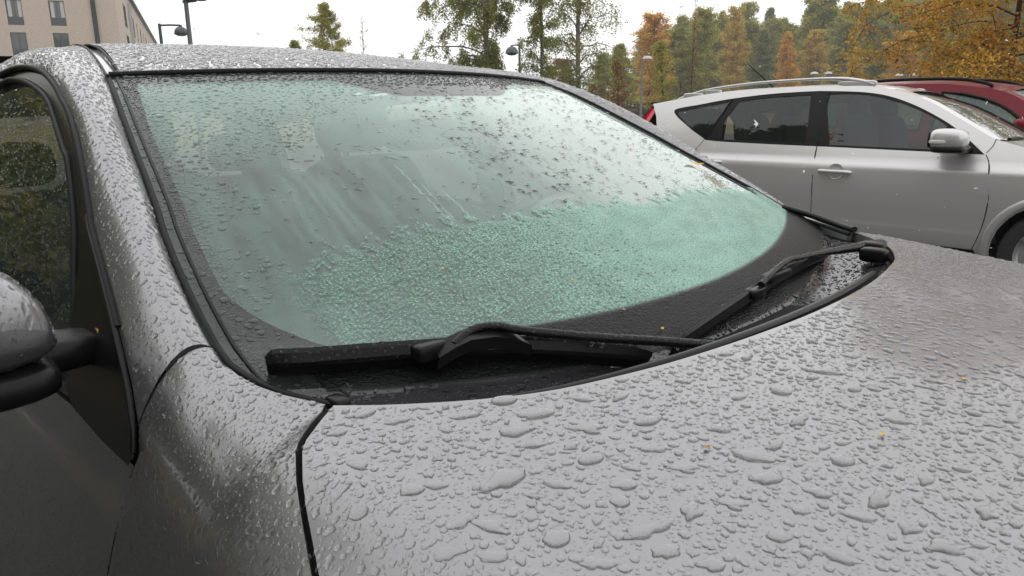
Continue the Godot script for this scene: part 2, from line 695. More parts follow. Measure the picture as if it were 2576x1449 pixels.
func build_lamps() -> void:
	# globe-like dark hoods on short arms
	var dome := func(r: float) -> Raw:
		var pr := []
		for k in 9:
			var a := PI / 2 * k / 8.0
			pr.append([r * sin(a) + 0.001, r * 0.95 * cos(a)])
		pr.append([r * 1.03, -0.015])
		pr.append([r * 1.03, -0.05])
		pr.append([r * 0.86, -0.05])
		return lathe(pr, 20)
	var bowl := func(r: float) -> Raw:
		var pr := [[r * 0.84, -0.045]]
		for k in range(1, 7):
			var a := PI / 2 * k / 6.0
			pr.append([r * 0.84 * cos(a) + 0.001, -0.045 - 0.3 * r * sin(a)])
		return lathe(pr, 20)
	var hooded := func(at: Vector3, h: float, arm: Vector3, r: float, m: Material, label: String, lit: Material) -> Node3D:
		var l := thing("street_lamp", label, "street lamp", at)
		obj("pole", tube([Vector3.ZERO, Vector3(0, h * 0.3, 0), Vector3(0, h, 0)], [0.075, 0.06, 0.045], 10), m, l)
		obj("arm", tube([Vector3(0, h - 0.05, 0), Vector3(0, h - 0.045, 0) + arm * 0.5, Vector3(0, h - 0.06, 0) + arm], 0.028, 8), m, l)
		var d := obj("hood", dome.call(r), m, l)
		d.position = Vector3(0, h - 0.08 - r, 0) + arm
		obj("neck", tube([Vector3(0, h - 0.05, 0) + arm, Vector3(0, h - 0.14, 0) + arm], 0.05, 8), m, l)
		obj("bowl", bowl.call(r), lit, d)
		return l
	var side := Vector3(0.714, 0, -0.70)
	hooded.call(Vector3(-23.44, -0.13, -8.61), 4.0, side * 0.62, 0.19, M.lamp_grey, "dark street lamp with a dome hood on an arm beside the brick building", M.lamp_pale)
	hooded.call(Vector3(-22.83, -0.13, -23.5), 4.02, -side * 0.33, 0.27, M.lamp_grey, "blue grey dome hooded street lamp in front of the big green birch", M.lamp_grey)
	# the tall pole, its head above the picture
	var t := thing("street_lamp", "tall grey lamp pole rising out of the picture beside the dome hooded lamp", "street lamp", Vector3(-22.25, -0.13, -8.96))
	obj("pole", tube([Vector3.ZERO, Vector3(0, 2, 0), Vector3(0, 4.58, 0)], [0.085, 0.075, 0.062], 10), M.lamp_pole, t)
	obj("arm", tube([Vector3(0, 4.53, 0) - side * 0.08, Vector3(0, 4.56, 0) + side * 0.3], 0.05, 8), M.lamp_pole, t)
	obj("lamp_head", block(Vector3(0.28, 0.12, 0.7), Vector3(0.15, 4.62, -0.2), 0.5), M.lamp_grey, t)
	# pale mushroom-headed lamps farther off
	var pale := func(at: Vector3, h: float, arms: Array, label: String) -> void:
		var l := thing("street_lamp", label, "street lamp", at)
		obj("pole", tube([Vector3.ZERO, Vector3(0, h, 0)], [0.075, 0.045], 8), M.lamp_pole, l)
		for a: float in arms:
			obj("arm", tube([Vector3(0, h, 0), Vector3(0, h + 0.1, 0) + side * a * 0.5, Vector3(0, h + 0.1, 0) + side * a], 0.03, 6), M.lamp_pole, l)
			var d := obj("lamp_head", dome.call(0.27), M.lamp_pale, l)
			d.scale = Vector3(1, 0.6, 1)
			d.position = Vector3(0, h + 0.08, 0) + side * a
	pale.call(Vector3(-24.5, -0.13, -35.0), 3.75, [0.3], "pale mushroom headed street lamp in front of the orange birch")
	pale.call(Vector3(-22.55, -0.13, -54.2), 3.2, [-0.5, 0.5], "twin headed pale street lamp just above the silver car's roof rail")
	pale.call(Vector3(-18.9, -0.13, -60.5), 3.05, [-0.5, 0.5], "distant twin headed street lamp over the silver car's sloping roof front")

# ---------------------------------------------------------------- trees

# trunk and crown of one tree; leaves are small folded faces with a tone of their own
func grow(sd: int, o: Dictionary) -> Array:
	var r := RandomNumberGenerator.new()
	r.seed = sd
	var H: float = o.h
	var wood := Raw.new()
	var lv := PackedVector3Array()
	var ln := PackedVector3Array()
	var lc := PackedColorArray()
	var li := PackedInt32Array()
	var bend := Vector3(r.randf_range(-1, 1), 0, r.randf_range(-1, 1)) * H * 0.02
	var lean: Vector3 = o.get("lean", Vector3.ZERO)
	var trunk := []
	var rad := []
	for k in 9:
		var t := k / 8.0
		trunk.append(Vector3(0, H * t, 0) + bend * sin(t * 5.0) + lean * t * t)
		rad.append(lerpf(o.r, o.r * 0.08, pow(t, 0.8)))
	tube(trunk, rad, 8, 1.0, Vector3.RIGHT, wood)
	var nb: int = o.branches
	var size: float = o.leaf
	var per: int = o.per
	var wind: Vector3 = o.get("wind", Vector3.ZERO)
	for b in nb:
		var t: float = lerpf(o.base, 0.985, pow((b + 0.5) / nb, 0.9)) + r.randf_range(-0.01, 0.01)
		var tk := clampf(t, 0, 1) * 8.0
		var p: Vector3 = trunk[mini(int(tk), 7)].lerp(trunk[mini(int(tk), 7) + 1], tk - int(tk))
		var rel: float = (t - o.base) / (1.0 - o.base)
		var shape: float
		if o.get("cone", true):
			shape = pow(1.0 - rel, 0.72) * 0.97 + 0.03
			shape *= minf(1.0, 0.55 + rel * 3.0)
		else:
			shape = sqrt(maxf(0.0, 1.0 - pow(rel * 1.7 - 0.75, 2))) * 0.95 + 0.05
		var len: float = o.w * shape * r.randf_range(0.5, 1.25)
		var az := b * 2.39996 + r.randf_range(-0.5, 0.5)
		var up: float = o.get("up", 0.6) * r.randf_range(0.5, 1.3)
		var dir := Vector3(cos(az), up, sin(az)).normalized()
		var pts := [p]
		var steps := 6
		var sub := []
		for s in range(1, steps + 1):
			var u := float(s) / steps
			var q: Vector3 = p + dir * len * u + Vector3(0, -o.droop * len * u * u, 0) + wind * len * u * u
			q += Vector3(r.randfn(), r.randfn(), r.randfn()) * len * 0.03
			pts.append(q)
			if u > 0.2:
				sub.append([q, u])
		var br := []
		for s in steps + 1:
			br.append(maxf(lerpf(o.r * 0.3 * (1.0 - rel * 0.75), 0.003, float(s) / steps), 0.002))
		tube(pts, br, 4, 1.0, Vector3.RIGHT, wood, false)
		for g in sub:
			var twigs: int = o.get("twigs", 2)
			for w in twigs:
				var td := Vector3(r.randfn(), r.randfn() * 0.5 - o.droop * 0.9 - o.get("hang", 0.0), r.randfn()).normalized()
				var tl: float = o.w * 0.24 * r.randf_range(0.5, 1.3) * (1.1 - rel)
				if o.get("bark_twigs", false):
					tube([g[0], g[0] + td * tl * 0.6 + wind * tl * 0.4, g[0] + td * tl + Vector3(0, -tl * o.droop * 0.4, 0) + wind * tl], [0.006, 0.004, 0.002], 3, 1.0, Vector3.RIGHT, wood, false)
				if r.randf() < o.get("bare", 0.0):
					continue
				var tone := clampf(r.randfn(1.0, 0.22), 0.5, 1.6)
				var hue := r.randfn(0.0, o.get("hue", 0.12))
				for m in per:
					var u := pow(r.randf(), 0.7)
					var q: Vector3 = g[0] + td * tl * u + Vector3(0, -tl * o.droop * 0.4 * u * u, 0) + wind * tl * u * u
					q += Vector3(r.randfn(), r.randfn(), r.randfn()) * o.spread
					var nn := Vector3(r.randfn(), absf(r.randfn()) + 0.3, r.randfn()).normalized()
					var a := nn.cross(Vector3(r.randfn(), r.randfn(), r.randfn())).normalized()
					var c := nn.cross(a)
					var sz := size * r.randf_range(0.6, 1.25)
					a *= sz * 0.5
					c *= sz * 0.34
					var k := lv.size()
					lv.append_array(PackedVector3Array([q - a, q + c, q + a, q - c]))
					ln.append_array(PackedVector3Array([nn, nn, nn, nn]))
					var tn := tone * r.randf_range(0.75, 1.25)
					var col := Color(tn * (1.0 + hue), tn * (1.0 - hue * 0.25), tn * (1.0 - hue * 0.5))
					if o.has("second") and r.randf() < o.second_share:
						col = o.second * tn
					lc.append_array(PackedColorArray([col, col, col, col]))
					var g1 := (lv[k + 1] - lv[k]).cross(lv[k + 2] - lv[k])
					if g1.dot(nn) > 0:
						li.append_array(PackedInt32Array([k, k + 2, k + 1, k, k + 3, k + 2]))
					else:
						li.append_array(PackedInt32Array([k, k + 1, k + 2, k, k + 2, k + 3]))
	var crown := Raw.new()
	crown.v = lv
	crown.n = ln
	crown.c = lc
	crown.i = li
	crown.uv.resize(lv.size())
	return [wood, crown]


func foliage(called: String, c: Color) -> StandardMaterial3D:
	var m := mat(called, c, 0.65)
	m.vertex_color_use_as_albedo = true
	m.backlight_enabled = true
	m.backlight = Color(0.9, 0.9, 0.7)
	return m


func plant(called: String, meshes: Array, at: Vector3, turn: float, scl: Vector3, leaf_m: Material, bark_m: Material, label: String, group := "", category := "tree") -> Node3D:
	var t := thing(called, label, category, at, group)
	t.rotation.y = turn
	t.scale = scl
	var tr := obj_mesh("trunk", meshes[0], t)
	tr.material_override = bark_m
	var cr := obj_mesh("crown", meshes[1], t)
	cr.material_override = leaf_m
	return t


func build_trees() -> void:
	var bark := mat("birch_bark", Color.WHITE, 0.8)
	bark.albedo_texture = ntex(noise(0.03, 4, 61), 256, [[0.0, 0.42, 0.5, 1.0], [lin(0.03, 0.028, 0.025), lin(0.05, 0.045, 0.04), lin(0.3, 0.29, 0.27), lin(0.42, 0.4, 0.37)]])
	bark.uv1_triplanar = true
	bark.uv1_scale = Vector3(1.2, 3.5, 1.2)
	mat("dark_bark", lin(0.04, 0.033, 0.028), 0.9)
	mat("red_bark", lin(0.07, 0.03, 0.022), 0.85)
	var green := foliage("leaves_green", lin(0.33, 0.34, 0.1))
	var olive := foliage("leaves_olive", lin(0.40, 0.37, 0.09))
	var gold := foliage("leaves_gold", lin(0.6, 0.42, 0.1))
	var orange := foliage("leaves_orange", lin(0.7, 0.4, 0.07))
	var dark := foliage("leaves_dark_green", lin(0.26, 0.29, 0.125))
	var rust := foliage("leaves_rust", lin(0.3, 0.14, 0.06))
	var mk := func(sd: int, o: Dictionary) -> Array:
		var g := grow(sd, o)
		return [g[0].mesh(bark), g[1].mesh(green)]
	# three birches in front of the sky, blown to the left
	var west := Vector3(-0.714, 0.0, 0.70)
	var big: Array = mk.call(11, {"h": 10.5, "r": 0.14, "w": 2.4, "base": 0.13, "branches": 62, "per": 80, "twigs": 4, "leaf": 0.064, "spread": 0.06, "droop": 0.62, "up": 1.5, "cone": false, "wind": west * 0.3, "hang": 1.3, "bark_twigs": true, "second": Color(2.6, 1.5, 0.5), "second_share": 0.06})
	plant("birch_tree", big, Vector3(-17.4, -0.13, -16.1), 0.4, Vector3.ONE, green, bark, "big dense green birch blown to the left, against the white sky")
	var mid: Array = mk.call(12, {"h": 9.0, "r": 0.085, "w": 1.25, "base": 0.12, "branches": 54, "per": 40, "twigs": 3, "leaf": 0.06, "spread": 0.07, "droop": 0.6, "up": 1.5, "wind": west * 0.15, "hang": 1.0, "bark_twigs": true, "second": Color(3.2, 1.5, 0.25), "second_share": 0.16})
	plant("birch_tree", mid, Vector3(-15.65, -0.13, -16.85), 1.4, Vector3.ONE, green, bark, "slim birch with yellow leaves among the green, right of the dense green birch")
	var thin: Array = mk.call(13, {"h": 10.0, "r": 0.1, "w": 1.75, "base": 0.15, "branches": 62, "per": 32, "twigs": 3, "leaf": 0.058, "spread": 0.09, "droop": 0.6, "up": 1.4, "cone": false, "wind": west * 0.1, "hang": 1.2, "bark_twigs": true, "second": Color(2.2, 1.5, 0.5), "second_share": 0.1})
	plant("birch_tree", thin, Vector3(-13.75, -0.13, -16.55), 2.0, Vector3.ONE, green, bark, "sparse white trunked birch with sky showing through its crown")
	var bush: Array = mk.call(14, {"h": 3.4, "r": 0.05, "w": 0.95, "base": 0.1, "branches": 36, "per": 12, "twigs": 2, "leaf": 0.06, "spread": 0.07, "droop": 0.1, "up": 1.2, "bark_twigs": true})
	plant("sapling", bush, Vector3(-15.2, -0.13, -20.3), 0.0, Vector3(0.9, 0.85, 0.9), rust, M.red_bark, "rust red young tree at the foot of the sparse birch")
	plant("sapling", bush, Vector3(-15.9, -0.13, -19.8), 2.2, Vector3(0.8, 0.62, 0.8), rust, M.red_bark, "low reddish bush between the slim birch and the sparse birch")
	plant("sapling", bush, Vector3(-16.3, -0.13, -24.6), 1.2, Vector3(1.3, 1.1, 1.3), olive, M.dark_bark, "olive bushy young tree right behind the sparse birch")
	# the golden birch close behind the red car
	var near: Array = mk.call(15, {"h": 7.0, "r": 0.07, "w": 2.5, "base": 0.16, "branches": 58, "per": 80, "twigs": 4, "leaf": 0.056, "spread": 0.085, "droop": 0.5, "up": 0.45, "cone": false, "bark_twigs": true, "second": Color(0.3, 0.62, 1.0), "second_share": 0.12})
	plant("birch_tree", near, Vector3(-2.4, -0.13, -13.4), 0.0, Vector3.ONE, orange, M.red_bark, "big orange leaved tree close behind the red car at the right edge")
	plant("birch_tree", near, Vector3(0.6, -0.13, -14.6), 2.6, Vector3(0.95, 1.1, 0.95), orange, M.dark_bark, "second orange tree half outside the picture beyond the red car")
	# small wind-blown tree and its bare neighbours over the grey roof
	var small: Array = mk.call(16, {"h": 6.6, "r": 0.07, "w": 2.3, "base": 0.2, "branches": 50, "per": 26, "twigs": 3, "leaf": 0.085, "spread": 0.08, "droop": 0.2, "up": 0.9, "wind": west * 0.35, "lean": west * 0.5, "bark_twigs": true})
	plant("small_tree", small, Vector3(-34.2, -0.13, -21.9), 0.0, Vector3.ONE, olive, M.dark_bark, "small olive tree bent by the wind above the middle of the grey roof")
	plant("small_tree", small, Vector3(-38.1, -0.13, -21.7), 1.7, Vector3(0.8, 0.76, 0.8), olive, M.dark_bark, "little treetop peeping over the grey roof left of the bent olive tree")
	var bare: Array = mk.call(17, {"h": 6.0, "r": 0.05, "w": 0.7, "base": 0.2, "branches": 34, "per": 3, "twigs": 2, "leaf": 0.06, "spread": 0.08, "droop": 0.05, "up": 1.3, "bark_twigs": true, "bare": 0.5})
	plant("small_tree", bare, Vector3(-33.3, -0.13, -22.8), 0.5, Vector3.ONE, olive, M.dark_bark, "nearly bare thin tree just right of the bent olive tree")
	plant("small_tree", bare, Vector3(-13.1, -0.13, -21.5), 2.5, Vector3(0.45, 0.82, 0.45), rust, M.red_bark, "thin bare sapling standing right of the pale mushroom headed lamp")
	# the wood: few kinds of tree, many of each
	var kinds := []
	for k in 6:
		kinds.append(mk.call(20 + k, {"h": 13.0, "r": 0.16, "w": [3.4, 2.5, 3.0, 2.8, 3.2, 2.6][k], "base": 0.07, "branches": 74, "per": 24, "twigs": 2, "leaf": 0.22, "spread": 0.2, "droop": 0.3, "up": 1.0, "cone": k % 2 == 0}))
	var seen_from := func(u: float, dist: float, top: float) -> Array:   # a direction over the car park, a distance and a height
		var a := atan((u - 1288.0) / 1906.4) - 0.776
		return [Vector3(CAM.x + sin(a) * dist, -0.13, CAM.z - cos(a) * dist), top]
	var fr := RandomNumberGenerator.new()
	fr.seed = 77
	var cols := [dark, green, olive, olive, green]
	for row in 3:
		var n: int = [24, 26, 22][row]
		for k in n:
			var u := lerpf(1600, 2640, (k + fr.randf_range(0.2, 0.8)) / n)
			var dist: float = [104.0, 116.0, 128.0][row] + fr.randf_range(-5, 5)
			var top: float = (12.3 + (u - 1600) / 1000.0 * 2.6) * [0.92, 1.0, 1.06][row] * fr.randf_range(0.84, 1.08)
			if u < 1700:
				top *= 0.86
			var q: Array = seen_from.call(u, dist, top)
			var ci := fr.randi() % 5
			if row == 0 and fr.randf() < 0.3:
				ci = 2
			plant("forest_tree", kinds[fr.randi() % 6], q[0], fr.randf() * TAU, Vector3(1.0, q[1] / 13.0, 1.0) * Vector3(fr.randf_range(0.9, 1.35), 1, fr.randf_range(0.9, 1.35)), cols[ci], M.dark_bark,
				"%s tree in the %s row of the wood, %s from the left" % [["dark green", "mid green", "yellowing olive", "yellowing olive", "mid green"][ci], ["nearest", "middle", "farthest"][row], ORDER[k]], "trees of the wood beyond the car park")
	var fronts := [
		[1634, 76, 8.9, orange, 1.15, "orange birch at the left end of the wood, behind the pale lamp"], [1700, 82, 8.0, olive, 1.3, "yellow green birch right beside the orange birch behind the pale lamp"],
		[1752, 80, 9.6, olive, 1.0, "tall thin topped yellow green birch in the wood's front row"], [1832, 88, 10.4, gold, 0.9, "tall golden birch standing in front of the dark wood"],
		[1962, 84, 7.6, orange, 0.85, "left one of the two orange birches over the silver car's roof rail"], [2026, 88, 7.9, gold, 0.95, "right one of the two orange birches over the silver car's roof rail"],
		[2128, 84, 6.0, gold, 0.8, "small golden tree low in front of the dark wood"], [2246, 80, 6.8, orange, 0.9, "orange birch left of the close orange tree"],
		[2330, 82, 7.2, olive, 1.0, "olive tree half hidden behind the close orange tree"], [1560, 62, 5.6, olive, 0.9, "olive tree between the sparse birch and the orange birch"], [1515, 66, 5.2, green, 0.9, "green tree far behind the sparse birch"],
		[1420, 70, 5.0, rust, 0.9, "faded rust coloured tree far behind between two birches"], [2100, 92, 9.2, green, 1.1, "green rounded tree in the front row of the wood"], [1900, 92, 8.6, dark, 1.0, "dark green tree in front between golden and orange birches"], [2190, 90, 8.4, dark, 1.1, "dark green tree in front row left of the orange birch"]]
	for q in fronts:
		var s: Array = seen_from.call(q[0], q[1], q[2])
		plant("forest_tree", kinds[fr.randi() % 6], s[0], fr.randf() * TAU, Vector3(0.82 * q[4], q[2] / 12.4, 0.82 * q[4]), q[3], M.dark_bark, q[5])
	# what the grey car's dark flank mirrors: a row of trees on the photographer's side
	for k in 20:
		plant("forest_tree", kinds[k % 4], Vector3(-46.0 + 3.0 * k, -0.13, (6.6 if k < 13 else 10.5) + fr.randf_range(-0.8, 1.2)), k * 1.3, Vector3(1.3, 1.1, 1.3) if k < 13 else Vector3(1.0, 0.85, 1.0), [dark, olive, dark, green][k % 4], M.dark_bark,
			"tree on the photographer's side mirrored in the grey car's flank", "trees on the photographer's side")
	hedge_row("low dense hedge far off between the trunks of the birches", Vector3(-36.5, -0.13, -48), 0.75, 18.0, 1.5, 1.4, 2600, 0.14)
	hedge_row("tall dark hedge on the photographer's side, mirrored in the grey car's flank", Vector3(-16.0, -0.13, 9.0), 0.0, 52.0, 1.7, 1.3, 14000, 0.15)


func hedge_row(label: String, at: Vector3, turn: float, l: float, h: float, d: float, n: int, leaf: float) -> void:
	var hedge := thing("hedge", label, "hedge", at)
	var hs := Raw.new()
	var hr := RandomNumberGenerator.new()
	hr.seed = 5
	for k in n:
		var q := Vector3(hr.randf_range(-0.5, 0.5) * l, hr.randf_range(0.03, 1.0) * h * (0.85 + 0.15 * sin(k * 0.37)), hr.randf_range(-0.5, 0.5) * d)
		var nn := Vector3(hr.randfn(), absf(hr.randfn()), hr.randfn()).normalized()
		var a := nn.cross(Vector3(hr.randfn(), hr.randfn(), hr.randfn())).normalized() * leaf
		var c := nn.cross(a) * 0.8
		hs.face(q - a, q + c, q + a, q - c, nn)
	obj("leaves", hs, dark_plain(), hedge)
	obj("stem_row", box(Vector3(l * 0.98, h * 0.8, d * 0.55), Vector3(0, h * 0.4, 0), 0.1), M.dark_bark, hedge)
	hedge.rotation.y = turn


func dark_plain() -> StandardMaterial3D:
	return mat("hedge_leaves", lin(0.11, 0.11, 0.045), 0.8)

# ---------------------------------------------------------------- the grey car in front

# windscreen: s across (-1 far .. 1 near), t from the roof (0) to the bonnet (1)
const FAR_S := -1.035   # the far edge, a finger's width outside the near one's mirror image
const SCREEN_EDGE := [[-0.902, 1.423, 0.606], [-0.805, 1.387, 0.630], [-0.726, 1.351, 0.650], [-0.629, 1.304, 0.673], [-0.549, 1.265, 0.691], [-0.466, 1.222, 0.710], [-0.417, 1.197, 0.724], [-0.348, 1.162, 0.739], [-0.285, 1.131, 0.751], [-0.239, 1.107, 0.758], [-0.195, 1.084, 0.763], [-0.157, 1.072, 0.767], [-0.02, 1.014, 0.767]]


func along(table: Array, x: float) -> Vector2:
	for k in table.size() - 1:
		if x <= table[k + 1][0] or k == table.size() - 2:
			var u: float = (x - table[k][0]) / (table[k + 1][0] - table[k][0])
			return Vector2(lerpf(table[k][1], table[k + 1][1], u), lerpf(table[k][2], table[k + 1][2], u))
	return Vector2.ZERO


func screen(s: float, t: float) -> Vector3:
	var x := -0.902 + t * 0.772
	var e := along(SCREEN_EDGE, x)
	var mx := -0.80 + 0.87 * t
	var my := 1.437 - 0.417 * t + 0.04 * t * (1.0 - t)
	var w := 1.0 - s * s
	return Vector3(x + (mx - x) * w, e.x + (my - e.x) * w, e.y * s)


func screen_n(s: float, t: float) -> Vector3:
	var n := (screen(s + 0.004, t) - screen(s - 0.004, t)).cross(screen(s, t + 0.004) - screen(s, t - 0.004)).normalized()
	return n if n.y > 0 else -n


func on_screen(s: float, t: float, h: float) -> Vector3:
	return screen(s, t) + screen_n(s, t) * h


func hood_y(x: float, z: float) -> float:
	var a := absf(z)
	var y := 1.05 + 0.035 * (1.0 - pow(a / 0.73, 2)) - 0.10 * x - 0.05 * maxf(x - 0.35, 0) * maxf(x - 0.35, 0) - 0.5 * maxf(x - 0.7, 0) * maxf(x - 0.7, 0)
	var e := maxf(a - (0.786 - 0.06 * maxf(x - 0.05, 0)), 0)
	return y - 0.62 * e * e / (e + 0.03)


func hood(p: Vector2) -> Vector3:
	return Vector3(p.x, hood_y(p.x, p.y), p.y)


# body side: how far out it stands at x, y
func flank(x: float, y: float) -> float:
	var h := maxf(y - 1.0, 0)
	var l := maxf(1.0 - y, 0)
	return 0.862 - 0.28 * h - 0.32 * h * h + 0.16 * l - 0.10 * l * l - 0.05 * pow(maxf(x + 0.25, 0), 2)


func side_at(p: Vector2) -> Vector3:
	return Vector3(p.x, p.y, flank(p.x, p.y))


func roof_y(x: float, z: float) -> float:
	var u := maxf(-0.80 - 0.09 * pow(z / 0.61, 2) - x, 0.0)
	return maxf(1.40 - 0.045 * z * z, 1.437 + 0.18 * u - 0.06 * u * u - 0.045 * z * z - 0.7 * pow(maxf(u - 0.65, 0.0), 2))


# how far out the drip channel between roof and pillar runs
func channel_z(x: float) -> float:
	var tb := [[-2.6, 0.40], [-1.9, 0.42], [-1.473, 0.462], [-1.406, 0.476], [-1.327, 0.494], [-1.226, 0.520], [-1.13, 0.545], [-1.0, 0.579], [-0.9, 0.606], [-0.8, 0.62]]
	for k in tb.size() - 1:
		if x <= tb[k + 1][0]:
			return lerpf(tb[k][1], tb[k + 1][1], clampf((x - tb[k][0]) / (tb[k + 1][0] - tb[k][0]), 0, 1))
	return 0.62


const DOOR_FRAME := [[-1.333, 1.438, 0.678], [-1.261, 1.447, 0.673], [-1.17, 1.449, 0.672], [-1.071, 1.442, 0.675], [-0.979, 1.428, 0.683], [-0.879, 1.403, 0.697], [-0.812, 1.381, 0.709], [-0.744, 1.358, 0.721], [-0.652, 1.315, 0.742], [-0.568, 1.267, 0.765], [-0.501, 1.222, 0.784], [-0.469, 1.2, 0.793], [-0.384, 1.152, 0.812], [-0.298, 1.099, 0.831], [-0.232, 1.052, 0.846], [-0.194, 1.018, 0.857]]
const PILLAR_RIDGE := [[-1.333, 1.497, 0.600], [-1.16, 1.490, 0.610], [-1.0, 1.466, 0.637], [-0.85, 1.425, 0.672], [-0.682, 1.357, 0.696], [-0.608, 1.320, 0.713], [-0.524, 1.274, 0.732], [-0.451, 1.235, 0.745], [-0.384, 1.199, 0.760], [-0.304, 1.155, 0.779], [-0.229, 1.110, 0.794], [-0.183, 1.083, 0.799]]
const FENDER_A := [[-0.191,1.083,0.763],[-0.157,1.072,0.767],[-0.126,1.065,0.766],[-0.094,1.059,0.760],[-0.060,1.055,0.750],[-0.030,1.052,0.736],[-0.005,1.051,0.727],[0.011,1.047,0.754],[0.030,1.042,0.782],[0.045,1.038,0.796],[0.075,1.025,0.814],[0.106,1.012,0.829],[0.139,0.998,0.844],[0.164,0.987,0.855],[0.25,0.958,0.876],[0.38,0.932,0.889],[0.6,0.897,0.894],[0.9,0.853,0.853],[1.05,0.848,0.743]]
const FENDER_R := [[-0.190,1.084,0.800],[-0.160,1.076,0.802],[-0.135,1.070,0.801],[-0.108,1.065,0.796],[-0.079,1.062,0.788],[-0.055,1.059,0.777],[-0.035,1.056,0.769],[-0.022,1.052,0.791],[-0.010,1.045,0.814],[-0.005,1.037,0.827],[0.003,1.015,0.843],[0.008,0.992,0.857],[0.011,0.963,0.869],[0.011,0.933,0.878],[0.06,0.86,0.893],[0.14,0.72,0.9]]
const FENDER_B := [[-0.191, 1.016, 0.857], [-0.187, 1.007, 0.859], [-0.184, 0.999, 0.862], [-0.183, 0.993, 0.863], [-0.182, 0.988, 0.863], [-0.184, 0.981, 0.865], [-0.187, 0.974, 0.866], [-0.191, 0.968, 0.867], [-0.197, 0.961, 0.868], [-0.205, 0.950, 0.870], [-0.219, 0.922, 0.874], [-0.235, 0.890, 0.878], [-0.253, 0.852, 0.883], [-0.276, 0.797, 0.890], [-0.30, 0.7, 0.90], [-0.31, 0.55, 0.90]]
# rear edge of the bonnet, from the near corner round to the far one
const HOOD_EDGE := [[0.0, 0.723], [0.045, 0.678], [0.102, 0.608], [0.148, 0.531], [0.184, 0.431], [0.206, 0.344], [0.226, 0.224], [0.239, 0.08], [0.239, -0.08], [0.226, -0.224], [0.206, -0.344], [0.184, -0.441], [0.141, -0.55], [0.095, -0.63], [0.045, -0.684], [0.0, -0.723]]
const HOOD_GAP := [[0.0, 0.723], [0.017, 0.750], [0.037, 0.779], [0.051, 0.792], [0.082, 0.811], [0.112, 0.826], [0.146, 0.841], [0.171, 0.852], [0.26, 0.872], [0.38, 0.885], [0.6, 0.89], [0.9, 0.848], [1.02, 0.76]]

var hood_raw: Raw
var flecks := []
var pillar_raw: Raw
var far_pillar_raw: Raw
var fender_raw: Raw
var roof_raw: Raw
var door_raw: Raw


# section through three points, the middle one met at u = k
func bent(a: Vector3, r: Vector3, b: Vector3, k: float, n: int) -> Array:
	var c := (r - a * (1 - k) * (1 - k) - b * k * k) / (2 * k * (1 - k))
	var o := []
	for j in n:
		var u := float(j) / (n - 1)
		o.append(a * (1 - u) * (1 - u) + c * 2 * u * (1 - u) + b * u * u)
	return o


# front wing: f runs forward from the pillar seam and door gap, w from the top edge down the flank
func wing_at(f: float, w: float) -> Vector3:
	var x := lerpf(-0.191, 0.98, f)
	for pass_n in 3:
		var p := wing_section(x, w)
		var start := -0.191
		for k in FENDER_B.size() - 1:
			if p.y <= FENDER_B[k][1] and p.y >= FENDER_B[k + 1][1]:
				start = lerpf(FENDER_B[k][0], FENDER_B[k + 1][0], (FENDER_B[k][1] - p.y) / maxf(FENDER_B[k][1] - FENDER_B[k + 1][1], 0.0001))
		if p.y > FENDER_B[0][1]:
			start = -0.191
		if w > 0.0:
			x = lerpf(start, 0.98, f)
	return wing_section(x, w)


func wing_section(x: float, w: float) -> Vector3:
	var own := wing_plain(x, w)
	var share := smoothstep(-0.191, -0.09, x)
	if share >= 1.0:
		return own
	# behind, the wing carries on the pillar's section
	var a := Vector3(x, 1.083, 0.763)
	var m := Vector3(x, 1.083, 0.799)
	var b := Vector3(x, 1.016, 0.857)
	var q: Vector3
	if w < 0.45:
		var u := w / 0.45
		var k := 0.4
		var c := (m - a * (1 - k) * (1 - k) - b * k * k) / (2 * k * (1 - k))
		q = a * (1 - u) * (1 - u) + c * 2 * u * (1 - u) + b * u * u
	else:
		var v := (w - 0.45) / 0.55
		var y := lerpf(1.016, 0.52, v * (0.4 + 0.6 * v))
		q = Vector3(x, y, wing_z(x, y))
	var e := along(FENDER_A, x) - Vector2(1.083, 0.763)
	q.y += e.x * (1.0 - w)
	q.z += e.y * maxf(1.0 - w * 2.0, 0.0)
	return q.lerp(own, share)


func wing_plain(x: float, w: float) -> Vector3:
	var a := along(FENDER_A, x)
	# every section starts from one inner line; beyond the corner the bonnet gap cuts it short
	var z0 := minf(a.y, 0.727) if x > -0.006 else a.y
	var slope := 0.12 + 0.06 * smoothstep(-0.19, -0.04, x)
	var bz := wing_z(x, a.x - 0.15)
	var cz := maxf(wing_z(x, a.x - 0.06), z0 + 0.02)
	var run := slope * (cz - z0)
	var ua := 0.0
	if a.y > z0 + 0.0001:
		var lo := 0.0
		var hi := 1.0
		for k in 24:
			var m := (lo + hi) * 0.5
			if z0 * (1 - m) * (1 - m) + cz * 2 * m * (1 - m) + bz * m * m < a.y:
				lo = m
			else:
				hi = m
		ua = lo
	var y0 := a.x + run * (2 * ua * (1 - ua) + ua * ua) + 0.11 * ua * ua
	var cy := y0 - run
	var by := cy - 0.11
	if w < 0.6:
		var u := lerpf(ua, 1.0, w / 0.6)
		return Vector3(x, y0 * (1 - u) * (1 - u) + cy * 2 * u * (1 - u) + by * u * u, z0 * (1 - u) * (1 - u) + cz * 2 * u * (1 - u) + bz * u * u)
	var v := (w - 0.6) / 0.4
	var y := lerpf(by, 0.52, v * (0.45 + 0.55 * v))
	return Vector3(x, y, bz + wing_z(x, y) - wing_z(x, by))


func wing_z(x: float, y: float) -> float:
	return flank(x, y) + 0.05 * pow(maxf(x + 0.25, 0), 2) - 0.14 * pow(maxf(x - 0.55, 0), 2) * 2.0 + 0.03 * smoothstep(-0.12, 0.28, x) * smoothstep(1.02, 0.84, y)


